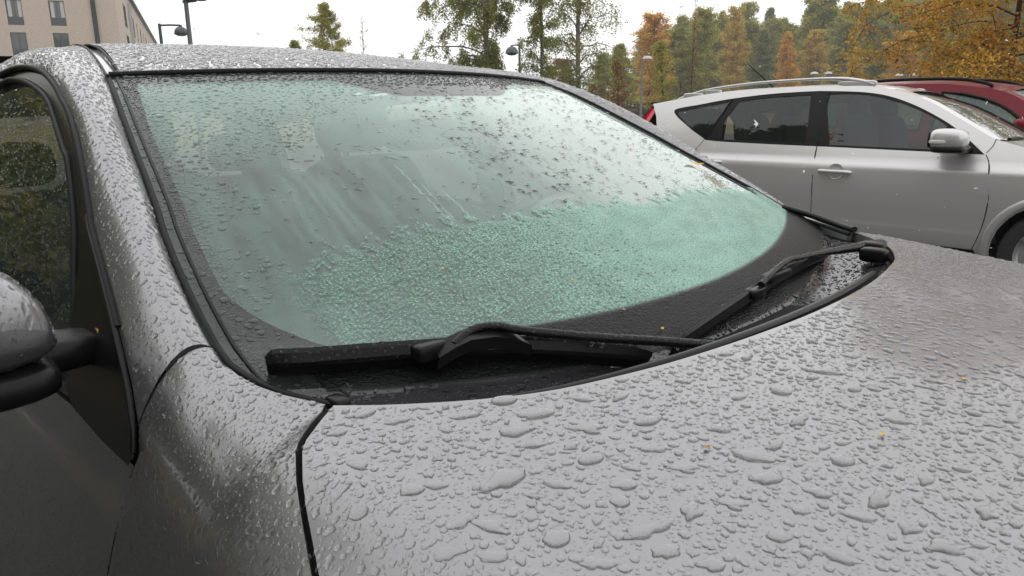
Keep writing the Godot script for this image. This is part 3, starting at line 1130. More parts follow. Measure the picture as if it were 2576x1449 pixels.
func mirrored(r: Raw) -> Raw:
	var o := Raw.new()
	o.append(r, Transform3D(Basis.from_scale(Vector3(1, 1, -1)), Vector3.ZERO))
	return o


func build_grey_car() -> void:
	var car := thing("grey_car", "rain covered grey car filling the foreground, seen across its windscreen and bonnet", "car")
	# --- bonnet
	var ol := PackedVector2Array()
	var edge := []
	for p in HOOD_EDGE:
		edge.append(Vector3(p[0], p[1], 0))
	edge = spline(edge, 60)
	for p: Vector3 in edge:
		ol.append(Vector2(p.x, p.y))
	var far_gap := []
	for p in HOOD_GAP:
		far_gap.append(Vector2(p[0], -p[1]))
	for k in range(1, far_gap.size()):
		ol.append(far_gap[k])
	for k in 13:
		var zz := lerpf(-0.70, 0.70, k / 12.0)
		ol.append(Vector2(1.06 + 0.10 * (1.0 - pow(zz / 0.7, 2)), zz))
	for k in range(HOOD_GAP.size() - 1, 0, -1):
		ol.append(Vector2(HOOD_GAP[k][0], HOOD_GAP[k][1]))
	if Geometry2D.is_polygon_clockwise(ol):
		ol.reverse()
	hood_raw = sheet(ol, [], 0.022, hood, Vector3.UP)
	var rim := PackedVector3Array()
	for p in ol:
		rim.append(hood(p))
	rim.append(rim[0])
	var lip := Raw.new()
	lip.append(hood_raw)
	fold(rim, Vector3(0, -0.02, 0), Vector3(-1, 0, 0.3), lip)
	var bonnet := obj("bonnet", lip, M.grey_paint, car)
	# everything that shows dark through the gaps
	var under := Raw.new()
	for s: float in [1.0]:
		var rows := []
		for k in 12:
			var x := -0.12 + 0.09 * k
			var row := []
			for j in 13:
				var z := -0.78 + 0.13 * j
				row.append(Vector3(x, minf(hood_y(x, z), hood_y(x, signf(z) * minf(absf(z), 0.76))) - 0.075, z))
			rows.append(row)
		grid(rows, Vector3.UP, under)
	var g1 := []
	var g2 := []
	var g3 := []
	for k in FENDER_A.size():
		if k < 6:
			continue
		var p := Vector3(FENDER_A[k][0], FENDER_A[k][1], FENDER_A[k][2])
		g1.append(p + Vector3(-0.03, -0.012, 0.0))
		g2.append(p + Vector3(0.006, -0.022, -0.012))
		g3.append(p + Vector3(0.05, -0.03, -0.03))
	grid([g1, g2, g3], Vector3(0, 1, 1), under)
	obj("engine_bay", under, M.dark_hole, car)
	# --- pillars with the roof rail, one each side
	var rows := []
	for k in 46:
		var x := lerpf(-1.9, -0.1935, k / 45.0)
		var a: Vector3
		if x < -0.902:
			var z := channel_z(x)
			a = Vector3(x, roof_y(x, z) + 0.002, z)
		else:
			var e := along(SCREEN_EDGE, x)
			a = Vector3(x, e.x, e.y)
		var bq := along(DOOR_FRAME, maxf(x, -1.333))
		var b := Vector3(x, bq.x - 0.06 * maxf(-1.333 - x, 0), bq.y)
		var rq := along(PILLAR_RIDGE, maxf(x, -1.333))
		var rr := Vector3(x, rq.x - 0.06 * maxf(-1.333 - x, 0), rq.y - 0.02 * maxf(-1.333 - x, 0))
		rows.append(bent(a, rr, b, 0.4, 12))
	pillar_raw = grid(rows, Vector3(0.2, 0.7, 0.7))
	obj("pillar", pillar_raw, M.grey_paint, car)
	# the far pillar shows as a narrow band behind the glass
	var far_rows := []
	for row in rows:
		var a: Vector3 = row[0] + Vector3(0, -0.002, 0.022)
		var b: Vector3 = row[11]
		var flat := []
		for q: Vector3 in bent(a, a.lerp(b, 0.4) + Vector3(0.004, 0.013, 0.012), b, 0.4, 12):
			flat.append(Vector3(q.x, q.y, -q.z))
		far_rows.append(flat)
	far_pillar_raw = grid(far_rows, Vector3(0.2, 0.7, -0.7))
	obj("pillar", far_pillar_raw, M.grey_paint, car)
	# --- front wings: sections across the car from the bonnet side down the flank
	var wing_rows := []
	for k in 110:
		var f := k / 109.0
		var row := []
		for j in 34:
			row.append(wing_at(f, j / 33.0))
		wing_rows.append(row)
	fender_raw = grid(wing_rows, Vector3(0, 0.6, 0.8))
	var wing := Raw.new()
	wing.append(fender_raw)
	var wa := PackedVector3Array()
	for row in wing_rows:
		wa.append(row[0])
	fold(wa, Vector3(-0.004, -0.022, -0.006), Vector3(0.5, 0, -1), wing)
	obj("front_wing", wing, M.grey_paint, car)
	obj("front_wing", mirrored(wing), M.grey_paint, car)
	# dark seam between pillar and wing
	var seam := []
	for j in 17:
		var q := wing_at(0.0, j / 33.0)
		if q.y > 1.012:
			seam.append(q + Vector3(-0.002, -0.001, -0.001))
	obj("seam", tube(seam, 0.0022, 6), M.dark_hole, car)
	# --- roof
	rows = []
	for k in 34:
		var u := k / 33.0
		var row := []
		for j in 37:
			var back := 1.75 * pow(u, 1.3) + 0.812
			var z := lerpf(-1.0, 1.0, j / 36.0) * (channel_z(-back - 0.08) - 0.027)
			var x := -back - 0.09 * pow(z / 0.61, 2)
			row.append(Vector3(x, roof_y(x, z) + 0.004, z))
		rows.append(row)
	roof_raw = grid(rows, Vector3.UP)
	var roof := Raw.new()
	roof.append(roof_raw)
	fold(PackedVector3Array(rows[0]), Vector3(0.003, -0.012, 0), Vector3(1, 0, 0), roof)
	obj("roof", roof, M.grey_paint, car)
	# drip channel with its two rubber mouldings on each side
	for s: float in [1.0, -1.0]:
		var in_l := []
		var out_l := []
		var bed := []
		for k in 24:
			var x := lerpf(-0.885, -1.8, k / 23.0)
			var z := channel_z(x)
			out_l.append(Vector3(x, roof_y(x, z) + 0.003, s * (z - 0.001)))
			in_l.append(Vector3(x, roof_y(x, z - 0.027) + 0.003, s * (z - 0.0265)))
			bed.append([Vector3(x, roof_y(x, z) - 0.006, s * (z + 0.004)), Vector3(x, roof_y(x, z - 0.03) - 0.006, s * (z - 0.032))])
		obj("moulding", tube(out_l, 0.003, 6), M.rubber, car)
		obj("moulding", tube(in_l, 0.0028, 6), M.rubber, car)
		obj("drip_channel", grid(bed, Vector3.UP), M.grey_paint, car)
		# seal that runs down beside the windscreen
		var seal := []
		for k in 40:
			var t := k / 39.0 * 0.965
			var q := screen(1.0 if s > 0 else FAR_S, t)
			seal.append(q + Vector3(0.001, 0.001, -s * 0.004))
		for q in [[-0.14, 1.066, 0.760], [-0.10, 1.058, 0.753], [-0.065, 1.052, 0.742], [-0.035, 1.048, 0.728], [-0.008, 1.046, 0.714]]:
			seal.append(Vector3(q[0], q[1], q[2] * s))
		obj("windscreen_seal", tube(spline(seal, 80), 0.0048, 8, 0.8), M.rubber, car)
		var trim := []
		for k in 40:
			trim.append(on_screen(s * 0.972, 0.01 + k / 39.0 * 1.0, 0.001))
		obj("trim_strip", tube(trim, 0.0026, 6, 0.5), M.satin_black, car)
	var head := []
	for k in 40:
		head.append(on_screen(lerpf(FAR_S + 0.01, 0.99, k / 39.0), -0.004, 0.002))
	obj("header_seal", tube(head, 0.0055, 8), M.rubber, car)
	build_screen(car)
	build_cowl(car)
	build_door(car)
	build_cabin(car)


func strip(outer: Array, inner: Array, h: float) -> Raw:
	var a := []
	var b := []
	var m := []
	for k in outer.size():
		var o: Vector2 = outer[k]
		var i: Vector2 = inner[k]
		a.append(on_screen(o.x, o.y, h))
		m.append(on_screen((o.x + i.x) * 0.5, (o.y + i.y) * 0.5, h))
		b.append(on_screen(i.x, i.y, h))
	return grid([a, m, b], Vector3.UP)


# ragged upper limit of the sleet left by the wipers: t for a given s
func sleet_line(s: float) -> float:
	var tb := [[-1.05, 0.80], [-0.96, 0.80], [-0.885, 0.764], [-0.68, 0.721], [-0.53, 0.681], [-0.18, 0.678], [-0.06, 0.662], [0.03, 0.648], [0.21, 0.653], [0.33, 0.66], [0.49, 0.66], [0.58, 0.665], [0.617, 0.696], [0.72, 0.71], [0.81, 0.775], [0.865, 0.768], [0.9, 0.9]]
	for k in tb.size() - 1:
		if s <= tb[k + 1][0]:
			return lerpf(tb[k][1], tb[k + 1][1], clampf((s - tb[k][0]) / (tb[k + 1][0] - tb[k][0]), 0, 1))
	return 2.0


func build_screen(car: Node3D) -> void:
	var w := Node3D.new()
	w.name = "windscreen"
	car.add_child(w)
	var rows := []
	var film := []
	var outer := []
	for k in 49:
		var t := k / 48.0 * 1.035
		var row := []
		var fr := []
		var orow := []
		for j in 65:
			var s := lerpf(FAR_S, 1.0, j / 64.0)
			row.append(screen(s, t))
			fr.append(on_screen(s, t, -0.004))
			orow.append(on_screen(s, t, 0.0025))
		rows.append(row)
		film.append(fr)
		outer.append(orow)
	obj("pane", grid(rows, Vector3.UP), M.pane, w)
	# the black printed border under the glass
	var o := []
	var i := []
	for k in 61:
		var u := k / 60.0
		o.append(Vector2(0.999, u * 1.033))
		var ti := lerpf(0.05, 0.93, u)
		i.append(Vector2(lerpf(0.928, 0.946, minf(u * 4, 1)) - 0.10 * pow(maxf(u - 0.82, 0) / 0.18, 2.0), ti + 0.0))
	for k in range(1, 81):
		var s := lerpf(0.999, FAR_S + 0.001, k / 80.0)
		o.append(Vector2(s, 1.033))
		var si := lerpf(0.846, -0.955, k / 80.0)
		i.append(Vector2(si, 0.928 + 0.012 * si + 0.05 * maxf(-si - 0.3, 0)))
	for k in range(1, 61):
		var u := k / 60.0
		o.append(Vector2(FAR_S + 0.001, 1.033 * (1 - u)))
		i.append(Vector2(lerpf(-0.955, FAR_S + 0.012, minf(u * 4, 1)), lerpf(0.948, 0.05, u)))
	for k in range(1, 81):
		var s := lerpf(FAR_S + 0.001, 0.999, k / 80.0)
		o.append(Vector2(s, 0.0))
		var si := lerpf(FAR_S + 0.012, 0.928, k / 80.0)
		var bump := 0.0
		if si < 0.36 and si > -0.62:
			bump = 0.085 * smoothstep(0.36, 0.12, si) * smoothstep(-0.62, -0.35, si)
		i.append(Vector2(si, 0.05 + bump))
	obj("printed_border", strip(o, i, -0.0022), M.frit, w)
	# mist on the inside of the glass, wiped and streaked
	var sz := Vector2i(1024, 640)
	var n1 := noise(0.006, 4, 3)
	var n2 := noise(0.03, 4, 8)
	var n3 := noise(0.09, 3, 15)
	var data := PackedByteArray()
	data.resize(sz.x * sz.y * 4)
	for y in sz.y:
		var t := float(y) / sz.y * 1.035
		for x in sz.x:
			var s := lerpf(FAR_S, 1.0, float(x) / sz.x)
			var a := 0.23 + 0.08 * n1.get_noise_2d(x, y) + 0.24 * smoothstep(0.5, 0.12, t)
			# vertical runs where water went down
			a += 0.10 * n2.get_noise_2d(x * 1.1, y * 0.16) * smoothstep(0.2, 0.5, t) * smoothstep(-0.5, 0.2, s)
			a += 0.035 * n3.get_noise_2d(x, y)
			# misted more towards the driver's side
			a += 0.12 * smoothstep(0.62, 0.25, s) + 0.38 * smoothstep(0.22, -0.4, s) + 0.1 * smoothstep(0.35, 0.05, t)
			a = clampf(a, 0.0, 0.96)
			var k := (y * sz.x + x) * 4
			var g := 1.0 + 0.05 * n2.get_noise_2d(x * 0.5 + 300, y * 0.5)
			var pale := smoothstep(0.35, -0.3, s)
			data[k] = int(lerpf(138, 174, pale) * g)
			data[k + 1] = int(lerpf(176, 194, pale) * g)
			data[k + 2] = int(lerpf(162, 183, pale) * g)
			data[k + 3] = int(a * 255)
	var runs := [[0.43, 0.42, 0.67, 0.45], [0.415, 0.5, 0.66, 0.35], [0.375, 0.54, 0.665, 0.4], [0.60, 0.36, 0.62, 0.10], [0.66, 0.40, 0.70, 0.13], [0.69, 0.38, 0.74, 0.14], [0.73, 0.43, 0.72, 0.11], [0.55, 0.40, 0.64, 0.10], [0.635, 0.45, 0.72, 0.12], [0.76, 0.5, 0.76, 0.1]]
	for q in runs:
		var y0 := int(q[1] / 1.035 * sz.y)
		var y1 := int(q[2] / 1.035 * sz.y)
		for y in range(y0, y1):
			var u := float(y - y0) / (y1 - y0)
			var cx: float = (q[0] + 0.004 * sin(u * 5.0 + q[0] * 40.0) + 0.006 * n2.get_noise_2d(y * 2.0, q[0] * 4000.0) - FAR_S) / (1.0 - FAR_S) * sz.x
			var wide: float = 1.3 + (5.5 if q[3] < 0.2 else 0.0) * (0.6 + 0.4 * sin(u * 9.0))
			for x in range(int(cx - wide * 2), int(cx + wide * 2) + 1):
				var k := (y * sz.x + x) * 4
				var f: float = q[3] * exp(-pow((x - cx) / wide, 2)) * smoothstep(0.0, 0.2, u) * smoothstep(1.0, 0.85, u)
				data[k] = int(lerpf(data[k], 185, f))
				data[k + 1] = int(lerpf(data[k + 1], 205, f))
				data[k + 2] = int(lerpf(data[k + 2], 196, f))
				data[k + 3] = int(lerpf(data[k + 3], 235, f))
	flecks.clear()
	var fg := RandomNumberGenerator.new()
	fg.seed = 53
	for k in 1700:
		var s := fg.randf_range(-0.97, 0.8)
		var t := fg.randf_range(0.06, 0.8)
		if s > 0.2 and fg.randf() < 0.65:
			continue
		if t > sleet_line(s) - 0.01 or s > lerpf(0.2, 0.86, smoothstep(0.0, 0.62, t)):
			continue
		flecks.append([s, t, (0.003 + 0.0075 * pow(fg.randf(), 1.6)) * (1.1 if s < 0.2 else 0.8), fg.randf_range(0.25, 0.5), fg.randi()])
	for q in flecks:
		var cx := int((q[0] - FAR_S) / (1.0 - FAR_S) * sz.x)
		var cy := int(q[1] / 1.035 * sz.y)
		for dy in range(-14, 15):
			for dx in range(-14, 15):
				var x := cx + dx
				var y := cy + dy
				if x < 0 or y < 0 or x >= sz.x or y >= sz.y:
					continue
				var ms := dx / 1024.0 * 1.42
				var mt := dy / 640.0 * 0.95
				var al: float = (-0.45 * ms + 0.89 * mt) / q[2]
				var ac: float = (0.89 * ms + 0.45 * mt) / (q[2] * q[3])
				var e: float = al * al + ac * ac + 0.7 * n3.get_noise_2d(x * 2.2 + q[4] % 500, y * 2.2)
				if e < 1.0:
					var k := (y * sz.x + x) * 4
					data[k + 3] = int(data[k + 3] * lerpf(0.22 if q[0] < 0.2 else 0.6, 1.0, smoothstep(0.6, 1.0, e)))
	var fm := mat("inner_mist", Color.WHITE, 0.7)
	fm.albedo_texture = ImageTexture.create_from_image(Image.create_from_data(sz.x, sz.y, false, Image.FORMAT_RGBA8, data))
	fm.transparency = BaseMaterial3D.TRANSPARENCY_ALPHA
	obj("mist", grid(film, Vector3.UP), fm, w)
	# wet sleet on the outside, below the wipers' last sweep
	var sl := PackedByteArray()
	var bp := PackedByteArray()
	sl.resize(sz.x * sz.y * 4)
	bp.resize(sz.x * sz.y)
	var r1 := noise(0.05, 3, 31)
	var r2 := noise(0.11, 3, 37)
	var r3 := noise(0.30, 2, 41)
	for y in sz.y:
		var t := float(y) / sz.y * 1.035
		for x in sz.x:
			var s := lerpf(FAR_S, 1.0, float(x) / sz.x)
			var k := (y * sz.x + x)
			var line := sleet_line(s)
			var rag := lerpf(0.03, 0.06, smoothstep(0.1, 0.6, s)) * r1.get_noise_2d(x * 0.9, y * 0.9) + 0.02 * r2.get_noise_2d(x, y) + 0.035 * r1.get_noise_2d((x * 0.89 + y * 0.45) * 1.5, (y * 0.89 - x * 0.45) * 0.22 + 900) * smoothstep(0.3, -0.4, s)
			var inside := smoothstep(-0.004, 0.008, t - line + rag)
			var holes := r2.get_noise_2d(x * 0.9 + 500, y * 1.7)
			var grain := r3.get_noise_2d(x, y * 1.6)
			var hole_cut := lerpf(0.5, 0.16, smoothstep(-0.2, 0.6, s))
			var a := inside * (0.72 + lerpf(0.25, 0.6, smoothstep(-0.1, 0.6, s)) * grain - 0.44 * smoothstep(0.0, 0.75, s)) * smoothstep(0.87, 0.80, s)
			a *= 1.0 - 0.8 * smoothstep(hole_cut, hole_cut + 0.12, holes)
			var fr := smoothstep(0.925, 0.94, t - 0.012 * s)
			a = lerpf(a, inside * 0.85, fr)
			var g := (1.0 + lerpf(0.2, 0.42, smoothstep(-0.1, 0.6, s)) * grain + 0.10 * r1.get_noise_2d(x * 0.35, y * 0.6)) * lerpf(1.0, 0.15, fr) * lerpf(0.95, 0.86, smoothstep(-0.2, 0.6, s))
			sl[k * 4] = clampi(int(152 * g), 0, 255)
			sl[k * 4 + 1] = clampi(int(lerpf(193, 160, fr) * g), 0, 255)
			sl[k * 4 + 2] = clampi(int(lerpf(176, 162, fr) * g), 0, 255)
			sl[k * 4 + 3] = int(clampf(a, 0, 0.97) * 255)
			bp[k] = clampi(int(128 + 90 * grain + 50 * holes), 0, 255)
	var sm := mat("wet_sleet", Color.WHITE, 0.4)
	sm.albedo_texture = ImageTexture.create_from_image(Image.create_from_data(sz.x, sz.y, false, Image.FORMAT_RGBA8, sl))
	sm.transparency = BaseMaterial3D.TRANSPARENCY_ALPHA
	sm.metallic_specular = 0.3
	sm.heightmap_enabled = true
	sm.heightmap_texture = ImageTexture.create_from_image(Image.create_from_data(sz.x, sz.y, false, Image.FORMAT_L8, bp))
	sm.heightmap_scale = 0.35
	var sleet := obj("sleet_film", grid(outer.slice(26), Vector3.UP), sm, w)
	# the grid numbers its texture from its own first row
	var a: Array = (sleet.mesh as ArrayMesh).surface_get_arrays(0)
	var uv: PackedVector2Array = a[Mesh.ARRAY_TEX_UV]
	for k in uv.size():
		uv[k].y = (26.0 + uv[k].y * 22.0) / 48.0
	a[Mesh.ARRAY_TEX_UV] = uv
	var am := ArrayMesh.new()
	am.add_surface_from_arrays(Mesh.PRIMITIVE_TRIANGLES, a)
	am.surface_set_material(0, sm)
	sleet.mesh = am


func hood_edge(z: float) -> float:
	for k in HOOD_EDGE.size() - 1:
		if z <= HOOD_EDGE[k][1] and z >= HOOD_EDGE[k + 1][1]:
			return lerpf(HOOD_EDGE[k][0], HOOD_EDGE[k + 1][0], (z - HOOD_EDGE[k][1]) / (HOOD_EDGE[k + 1][1] - HOOD_EDGE[k][1]))
	return -0.05


var cowl_raw: Raw
var arm_raws: Array[Raw] = []

func build_cowl(car: Node3D) -> void:
	var cowl := Node3D.new()
	cowl.name = "cowl"
	car.add_child(cowl)
	var rows := []
	for k in 61:
		var s := lerpf(1.0, -1.0, k / 60.0)
		var g := screen(s, 1.035)
		var z := g.z * 0.965
		var hx := hood_edge(z)
		var hy := hood_y(hx, z)
		var p0 := on_screen(s, 1.03, 0.001)
		var p1 := on_screen(s, 1.045, -0.004)
		var mid := minf(p1.x + 0.5 * (hx - p1.x), hx - 0.02)
		var p2 := Vector3(mid, minf(p1.y - 0.004, hy - 0.024), z)
		var p3 := Vector3(hx - 0.012, hy - 0.024, z)
		var p4 := Vector3(hx + 0.03, hy - 0.026, z)
		rows.append([p0, p1, p1.lerp(p2, 0.5) + Vector3(0, -0.003, 0), p2, p3, p4])
	cowl_raw = grid(rows, Vector3.UP)
	obj("cowl_panel", cowl_raw, M.cowl_plastic, cowl)
	var seal := []
	for p in [[0.088, 1.036, 0.60], [0.13, 1.036, 0.50], [0.158, 1.038, 0.40], [0.178, 1.040, 0.30], [0.192, 1.042, 0.2], [0.201, 1.043, 0.08], [0.203, 1.043, -0.06], [0.196, 1.042, -0.2], [0.182, 1.038, -0.31], [0.168, 1.03, -0.38]]:
		seal.append(Vector3(p[0], p[1], p[2]))
	obj("cowl_seal", tube(spline(seal, 60), 0.0085, 10, 0.9), M.satin_black, cowl)
	# clips and the end block at the far corner
	for q in [[0.125, 1.045, -0.5], [0.1, 1.047, -0.56]]:
		obj("clip", block(Vector3(0.055, 0.03, 0.035), Vector3(q[0], q[1], q[2]), 0.45), M.satin_black, cowl)
	var corner := [Vector3(-0.20, 1.09, -0.768), Vector3(-0.12, 1.075, -0.765), Vector3(-0.05, 1.062, -0.745), Vector3(0.0, 1.057, -0.722)]
	obj("corner_strip", tube(spline(corner, 20), 0.011, 8, 0.7), M.satin_black, cowl)
	obj("corner_cap", block(Vector3(0.03, 0.018, 0.02), Vector3(-0.012, 1.045, 0.71), 0.5), M.satin_black, cowl)

	# --- wipers: spoiler, rubber lip, bridge, arm
	var wn := Node3D.new()
	wn.name = "wiper"
	car.add_child(wn)
	var spine := spline(v3s([[-0.116, 1.079, 0.736], [-0.094, 1.078, 0.706], [-0.06, 1.073, 0.628], [-0.026, 1.066, 0.545], [0.013, 1.056, 0.455], [0.06, 1.039, 0.365], [0.105, 1.021, 0.282]]), 36)
	var sec := [[-0.011, -0.004], [0.011, -0.004], [0.010, 0.002], [0.003, 0.011], [-0.003, 0.013], [-0.009, 0.004]]
	var taper := func(u: float) -> float: return clampf(0.45 + u * 9.0, 0.0, 1.0) * clampf(0.45 + (1.0 - u) * 9.0, 0.0, 1.0)
	arm_raws.append(sweep(spine, sec, Vector3(0.44, 0.9, 0), taper))
	obj("wiper_blade", arm_raws[-1], M.satin_black, wn)
	var lip := [[-0.002, -0.026], [0.002, -0.026], [0.003, -0.004], [-0.003, -0.004]]
	obj("rubber_lip", sweep(spine, lip, Vector3(0.44, 0.9, 0)), M.rubber, wn)
	var arm := spline(v3s([[-0.006, 1.074, 0.545], [-0.008, 1.083, 0.522], [-0.005, 1.087, 0.502], [0.004, 1.085, 0.478], [0.024, 1.077, 0.452], [0.070, 1.060, 0.374], [0.120, 1.043, 0.284], [0.150, 1.033, 0.235], [0.185, 1.024, 0.185], [0.25, 1.012, 0.10]]), 44)
	var ar := []
	for k in 44:
		ar.append(lerpf(0.0062, 0.0088, smoothstep(0.2, 1.0, k / 43.0)))
	arm_raws.append(tube(arm, ar, 10, 0.85))
	obj("wiper_arm", arm_raws[-1], M.satin_black, wn)
	var br := Raw.new()
	for s: float in [-1.0, 1.0]:
		var pr := []
		for p in [[-0.016, 1.068, 0.566], [-0.008, 1.078, 0.546], [-0.004, 1.083, 0.524], [0.004, 1.081, 0.49], [0.014, 1.074, 0.462], [0.022, 1.062, 0.442]]:
			pr.append(Vector3(p[0], p[1], p[2]) + Vector3(0.011, -0.004, 0.004) * s)
		var low := []
		for p: Vector3 in pr:
			low.append(p + Vector3(-0.004, -0.016, 0.0))
		grid([pr, low], Vector3(s, 0, s * 0.4), br)
	var t1 := []
	var t2 := []
	for p in [[-0.016, 1.068, 0.566], [-0.008, 1.078, 0.546], [-0.004, 1.083, 0.524], [0.004, 1.081, 0.49], [0.014, 1.074, 0.462], [0.022, 1.062, 0.442]]:
		t1.append(Vector3(p[0], p[1], p[2]) + Vector3(0.011, -0.004, 0.004))
		t2.append(Vector3(p[0], p[1], p[2]) - Vector3(0.011, -0.004, 0.004))
	grid([t1, t2], Vector3.UP, br)
	obj("bridge", br, M.satin_black, wn)
	obj("bridge_foot", block(Vector3(0.026, 0.022, 0.05), Vector3(-0.027, 1.068, 0.566), 0.4), M.satin_black, wn)

	var wf := Node3D.new()
	wf.name = "wiper_001"
	car.add_child(wf)
	var sp2 := spline(v3s([[0.103, 1.018, 0.215], [0.098, 1.024, 0.150], [0.089, 1.031, 0.055], [0.079, 1.037, -0.040], [0.068, 1.041, -0.137], [0.054, 1.043, -0.262], [0.040, 1.042, -0.384], [0.026, 1.038, -0.515]]), 36)
	obj("wiper_blade", sweep(sp2, sec, Vector3(0.44, 0.9, 0), taper), M.satin_black, wf)
	obj("rubber_lip", sweep(sp2, lip, Vector3(0.44, 0.9, 0)), M.rubber, wf)
	var arm2 := spline(v3s([[0.089, 1.054, -0.071], [0.082, 1.061, -0.115], [0.072, 1.067, -0.177], [0.066, 1.069, -0.226], [0.066, 1.067, -0.268], [0.068, 1.062, -0.359], [0.074, 1.056, -0.458], [0.084, 1.050, -0.56], [0.094, 1.046, -0.63]]), 40)
	var ar2 := []
	for k in 40:
		ar2.append(lerpf(0.0062, 0.0145, smoothstep(0.55, 0.95, k / 39.0)))
	arm_raws.append(tube(arm2, ar2, 12, 0.8))
	obj("wiper_arm", arm_raws[-1], M.satin_black, wf)
	var br2 := Raw.new()
	block(Vector3(0.022, 0.02, 0.10), Vector3(0.072, 1.051, -0.165), 0.5, br2)
	obj("bridge", br2, M.satin_black, wf)
	obj("bridge_foot", block(Vector3(0.024, 0.018, 0.05), Vector3(0.084, 1.041, -0.06), 0.4), M.satin_black, wf)


func build_door(car: Node3D) -> void:
	# window frame outline on the body side
	var frame := []
	for p in DOOR_FRAME:
		frame.append(Vector3(p[0], p[1], 0))
	frame = spline(frame, 60)
	var outer := PackedVector2Array([Vector2(-1.75, 0.97), Vector2(-1.75, 1.40), Vector2(-1.5, 1.428)])
	for p: Vector3 in frame:
		outer.append(Vector2(p.x - 0.003, p.y - 0.003))
	outer.append(Vector2(-0.196, 0.985))
	outer.append(Vector2(-0.212, 0.968))
	outer.append(Vector2(-0.42, 0.982))
	var pane_ol := v2s([[-1.70, 1.00], [-1.70, 1.375], [-1.5, 1.405], [-1.298, 1.422], [-1.224, 1.427], [-1.104, 1.418], [-0.976, 1.397], [-0.894, 1.376], [-0.832, 1.352], [-0.771, 1.326], [-0.710, 1.299], [-0.666, 1.280], [-0.558, 1.201], [-0.500, 1.131], [-0.448, 1.054], [-0.43, 0.998]])
	var f := func(p: Vector2) -> Vector3: return Vector3(p.x, p.y, flank(p.x, p.y) - 0.004)
	var door := Node3D.new()
	door.name = "door"
	car.add_child(door)
	var fr := sheet(outer, [pane_ol], 0.05, f, Vector3(0, 0, 1))
	obj("window_frame", fr, M.gloss_black, door)
	obj("window", sheet(pane_ol, [], 0.05, func(p: Vector2) -> Vector3: return Vector3(p.x, p.y, flank(p.x, p.y) - 0.014), Vector3(0, 0, 1)), M.side_pane, door)
	var bead := []
	for k in range(2, pane_ol.size()):
		bead.append(f.call(pane_ol[k]) + Vector3(0, 0, 0.001))
	obj("window_seal", tube(spline(bead, 60), 0.006, 6), M.rubber, door)
	var ln := []
	for p: Vector3 in frame:
		ln.append(side_at(Vector2(p.x + 0.0, p.y + 0.0)) + Vector3(0, 0.001, 0.001))
	obj("frame_seal", tube(ln.slice(0, 52), 0.006, 6), M.rubber, door)
	# door skin
	var skin := PackedVector2Array([Vector2(-1.75, 0.3), Vector2(-1.75, 0.975), Vector2(-0.42, 0.977), Vector2(-0.34, 0.972), Vector2(-0.29, 0.966), Vector2(-0.212, 0.961)])
	for k in range(8, FENDER_B.size()):
		skin.append(Vector2(FENDER_B[k][0] - 0.006, FENDER_B[k][1]))
	skin.append(Vector2(-0.33, 0.3))
	var df := func(p: Vector2) -> Vector3:
		# a shallow hollow under the window line
		var dip := 0.010 * exp(-pow((p.y - 0.93 + 0.35 * maxf(-p.x - 0.45, 0.0) * 0.2) / 0.035, 2))
		return Vector3(p.x, p.y, flank(p.x, p.y) - dip)
	door_raw = sheet(skin, [], 0.035, df, Vector3(0, 0, 1))
	obj("door_skin", door_raw, M.grey_paint, door)
	var gap := []
	for k in range(6, FENDER_B.size()):
		gap.append(Vector3(FENDER_B[k][0] - 0.003, FENDER_B[k][1], FENDER_B[k][2] - 0.008))
	obj("gap", tube(gap, 0.006, 6), M.dark_hole, door)
	# black triangle that carries the mirror
	var sail := v2s([[-0.494, 1.215], [-0.47, 1.197], [-0.384, 1.149], [-0.298, 1.096], [-0.233, 1.049], [-0.198, 1.012], [-0.190, 0.985], [-0.202, 0.966], [-0.291, 0.970], [-0.40, 0.982], [-0.43, 1.0], [-0.45, 1.06]])
	obj("sail_panel", sheet(sail, [], 0.03, func(p: Vector2) -> Vector3: return Vector3(p.x, p.y, flank(p.x, p.y) + 0.004), Vector3(0, 0, 1)), M.satin_black, door)
	var bd := []
	for p in [[-0.494, 1.217], [-0.47, 1.200], [-0.384, 1.152], [-0.298, 1.099], [-0.232, 1.051], [-0.196, 1.014], [-0.187, 0.986]]:
		bd.append(side_at(Vector2(p[0], p[1])) + Vector3(0, 0.001, 0.005))
	obj("edge_strip", tube(spline(bd, 30), 0.0042, 6), M.satin_black, door)
	# --- mirror
	var mir := Node3D.new()
	mir.name = "door_mirror"
	car.add_child(mir)
	var rows := []
	for k in 26:
		var u := k / 25.0
		var zz := 0.899 + 0.245 * u
		var e := pow(clampf(1.0 - pow(absf(2.0 * u - 1.0), 2.6), 0, 1), 0.5)
		var top := lerpf(1.10, 1.213 - 0.02 * u, e)
		var bot := lerpf(1.10, 1.076, e)
		var row := []
		for j in 25:
			var a := TAU * j / 24.0
			var cx := signf(cos(a)) * pow(absf(cos(a)), 0.75)
			var cy := signf(sin(a)) * pow(absf(sin(a)), 0.7)
			row.append(Vector3(-0.325 + (0.085 if cx > 0 else 0.05) * cx * (0.35 + 0.65 * e), lerpf(bot, top, 0.5 + 0.5 * cy), zz))
		rows.append(row)
	var shell := grid(rows, Vector3(0, 0, 0.001))
	# point the normals outward
	for k in shell.n.size():
		if shell.n[k].dot(shell.v[k] - Vector3(-0.335, 1.15, shell.v[k].z)) < 0 and absf(shell.v[k].z - 1.02) < 0.1:
			shell.n[k] = -shell.n[k]
	mirror_raw = shell
	fix(shell)
	obj("mirror_shell", shell, M.grey_paint, mir)
	obj("mirror_base", block(Vector3(0.14, 0.044, 0.26), Vector3(-0.322, 1.064, 1.03), 0.45), M.satin_black, mir)
	obj("mirror_stalk", block(Vector3(0.085, 0.044, 0.2), Vector3(-0.385, 1.066, 0.925), 0.5), M.satin_black, mir)


var mirror_raw: Raw

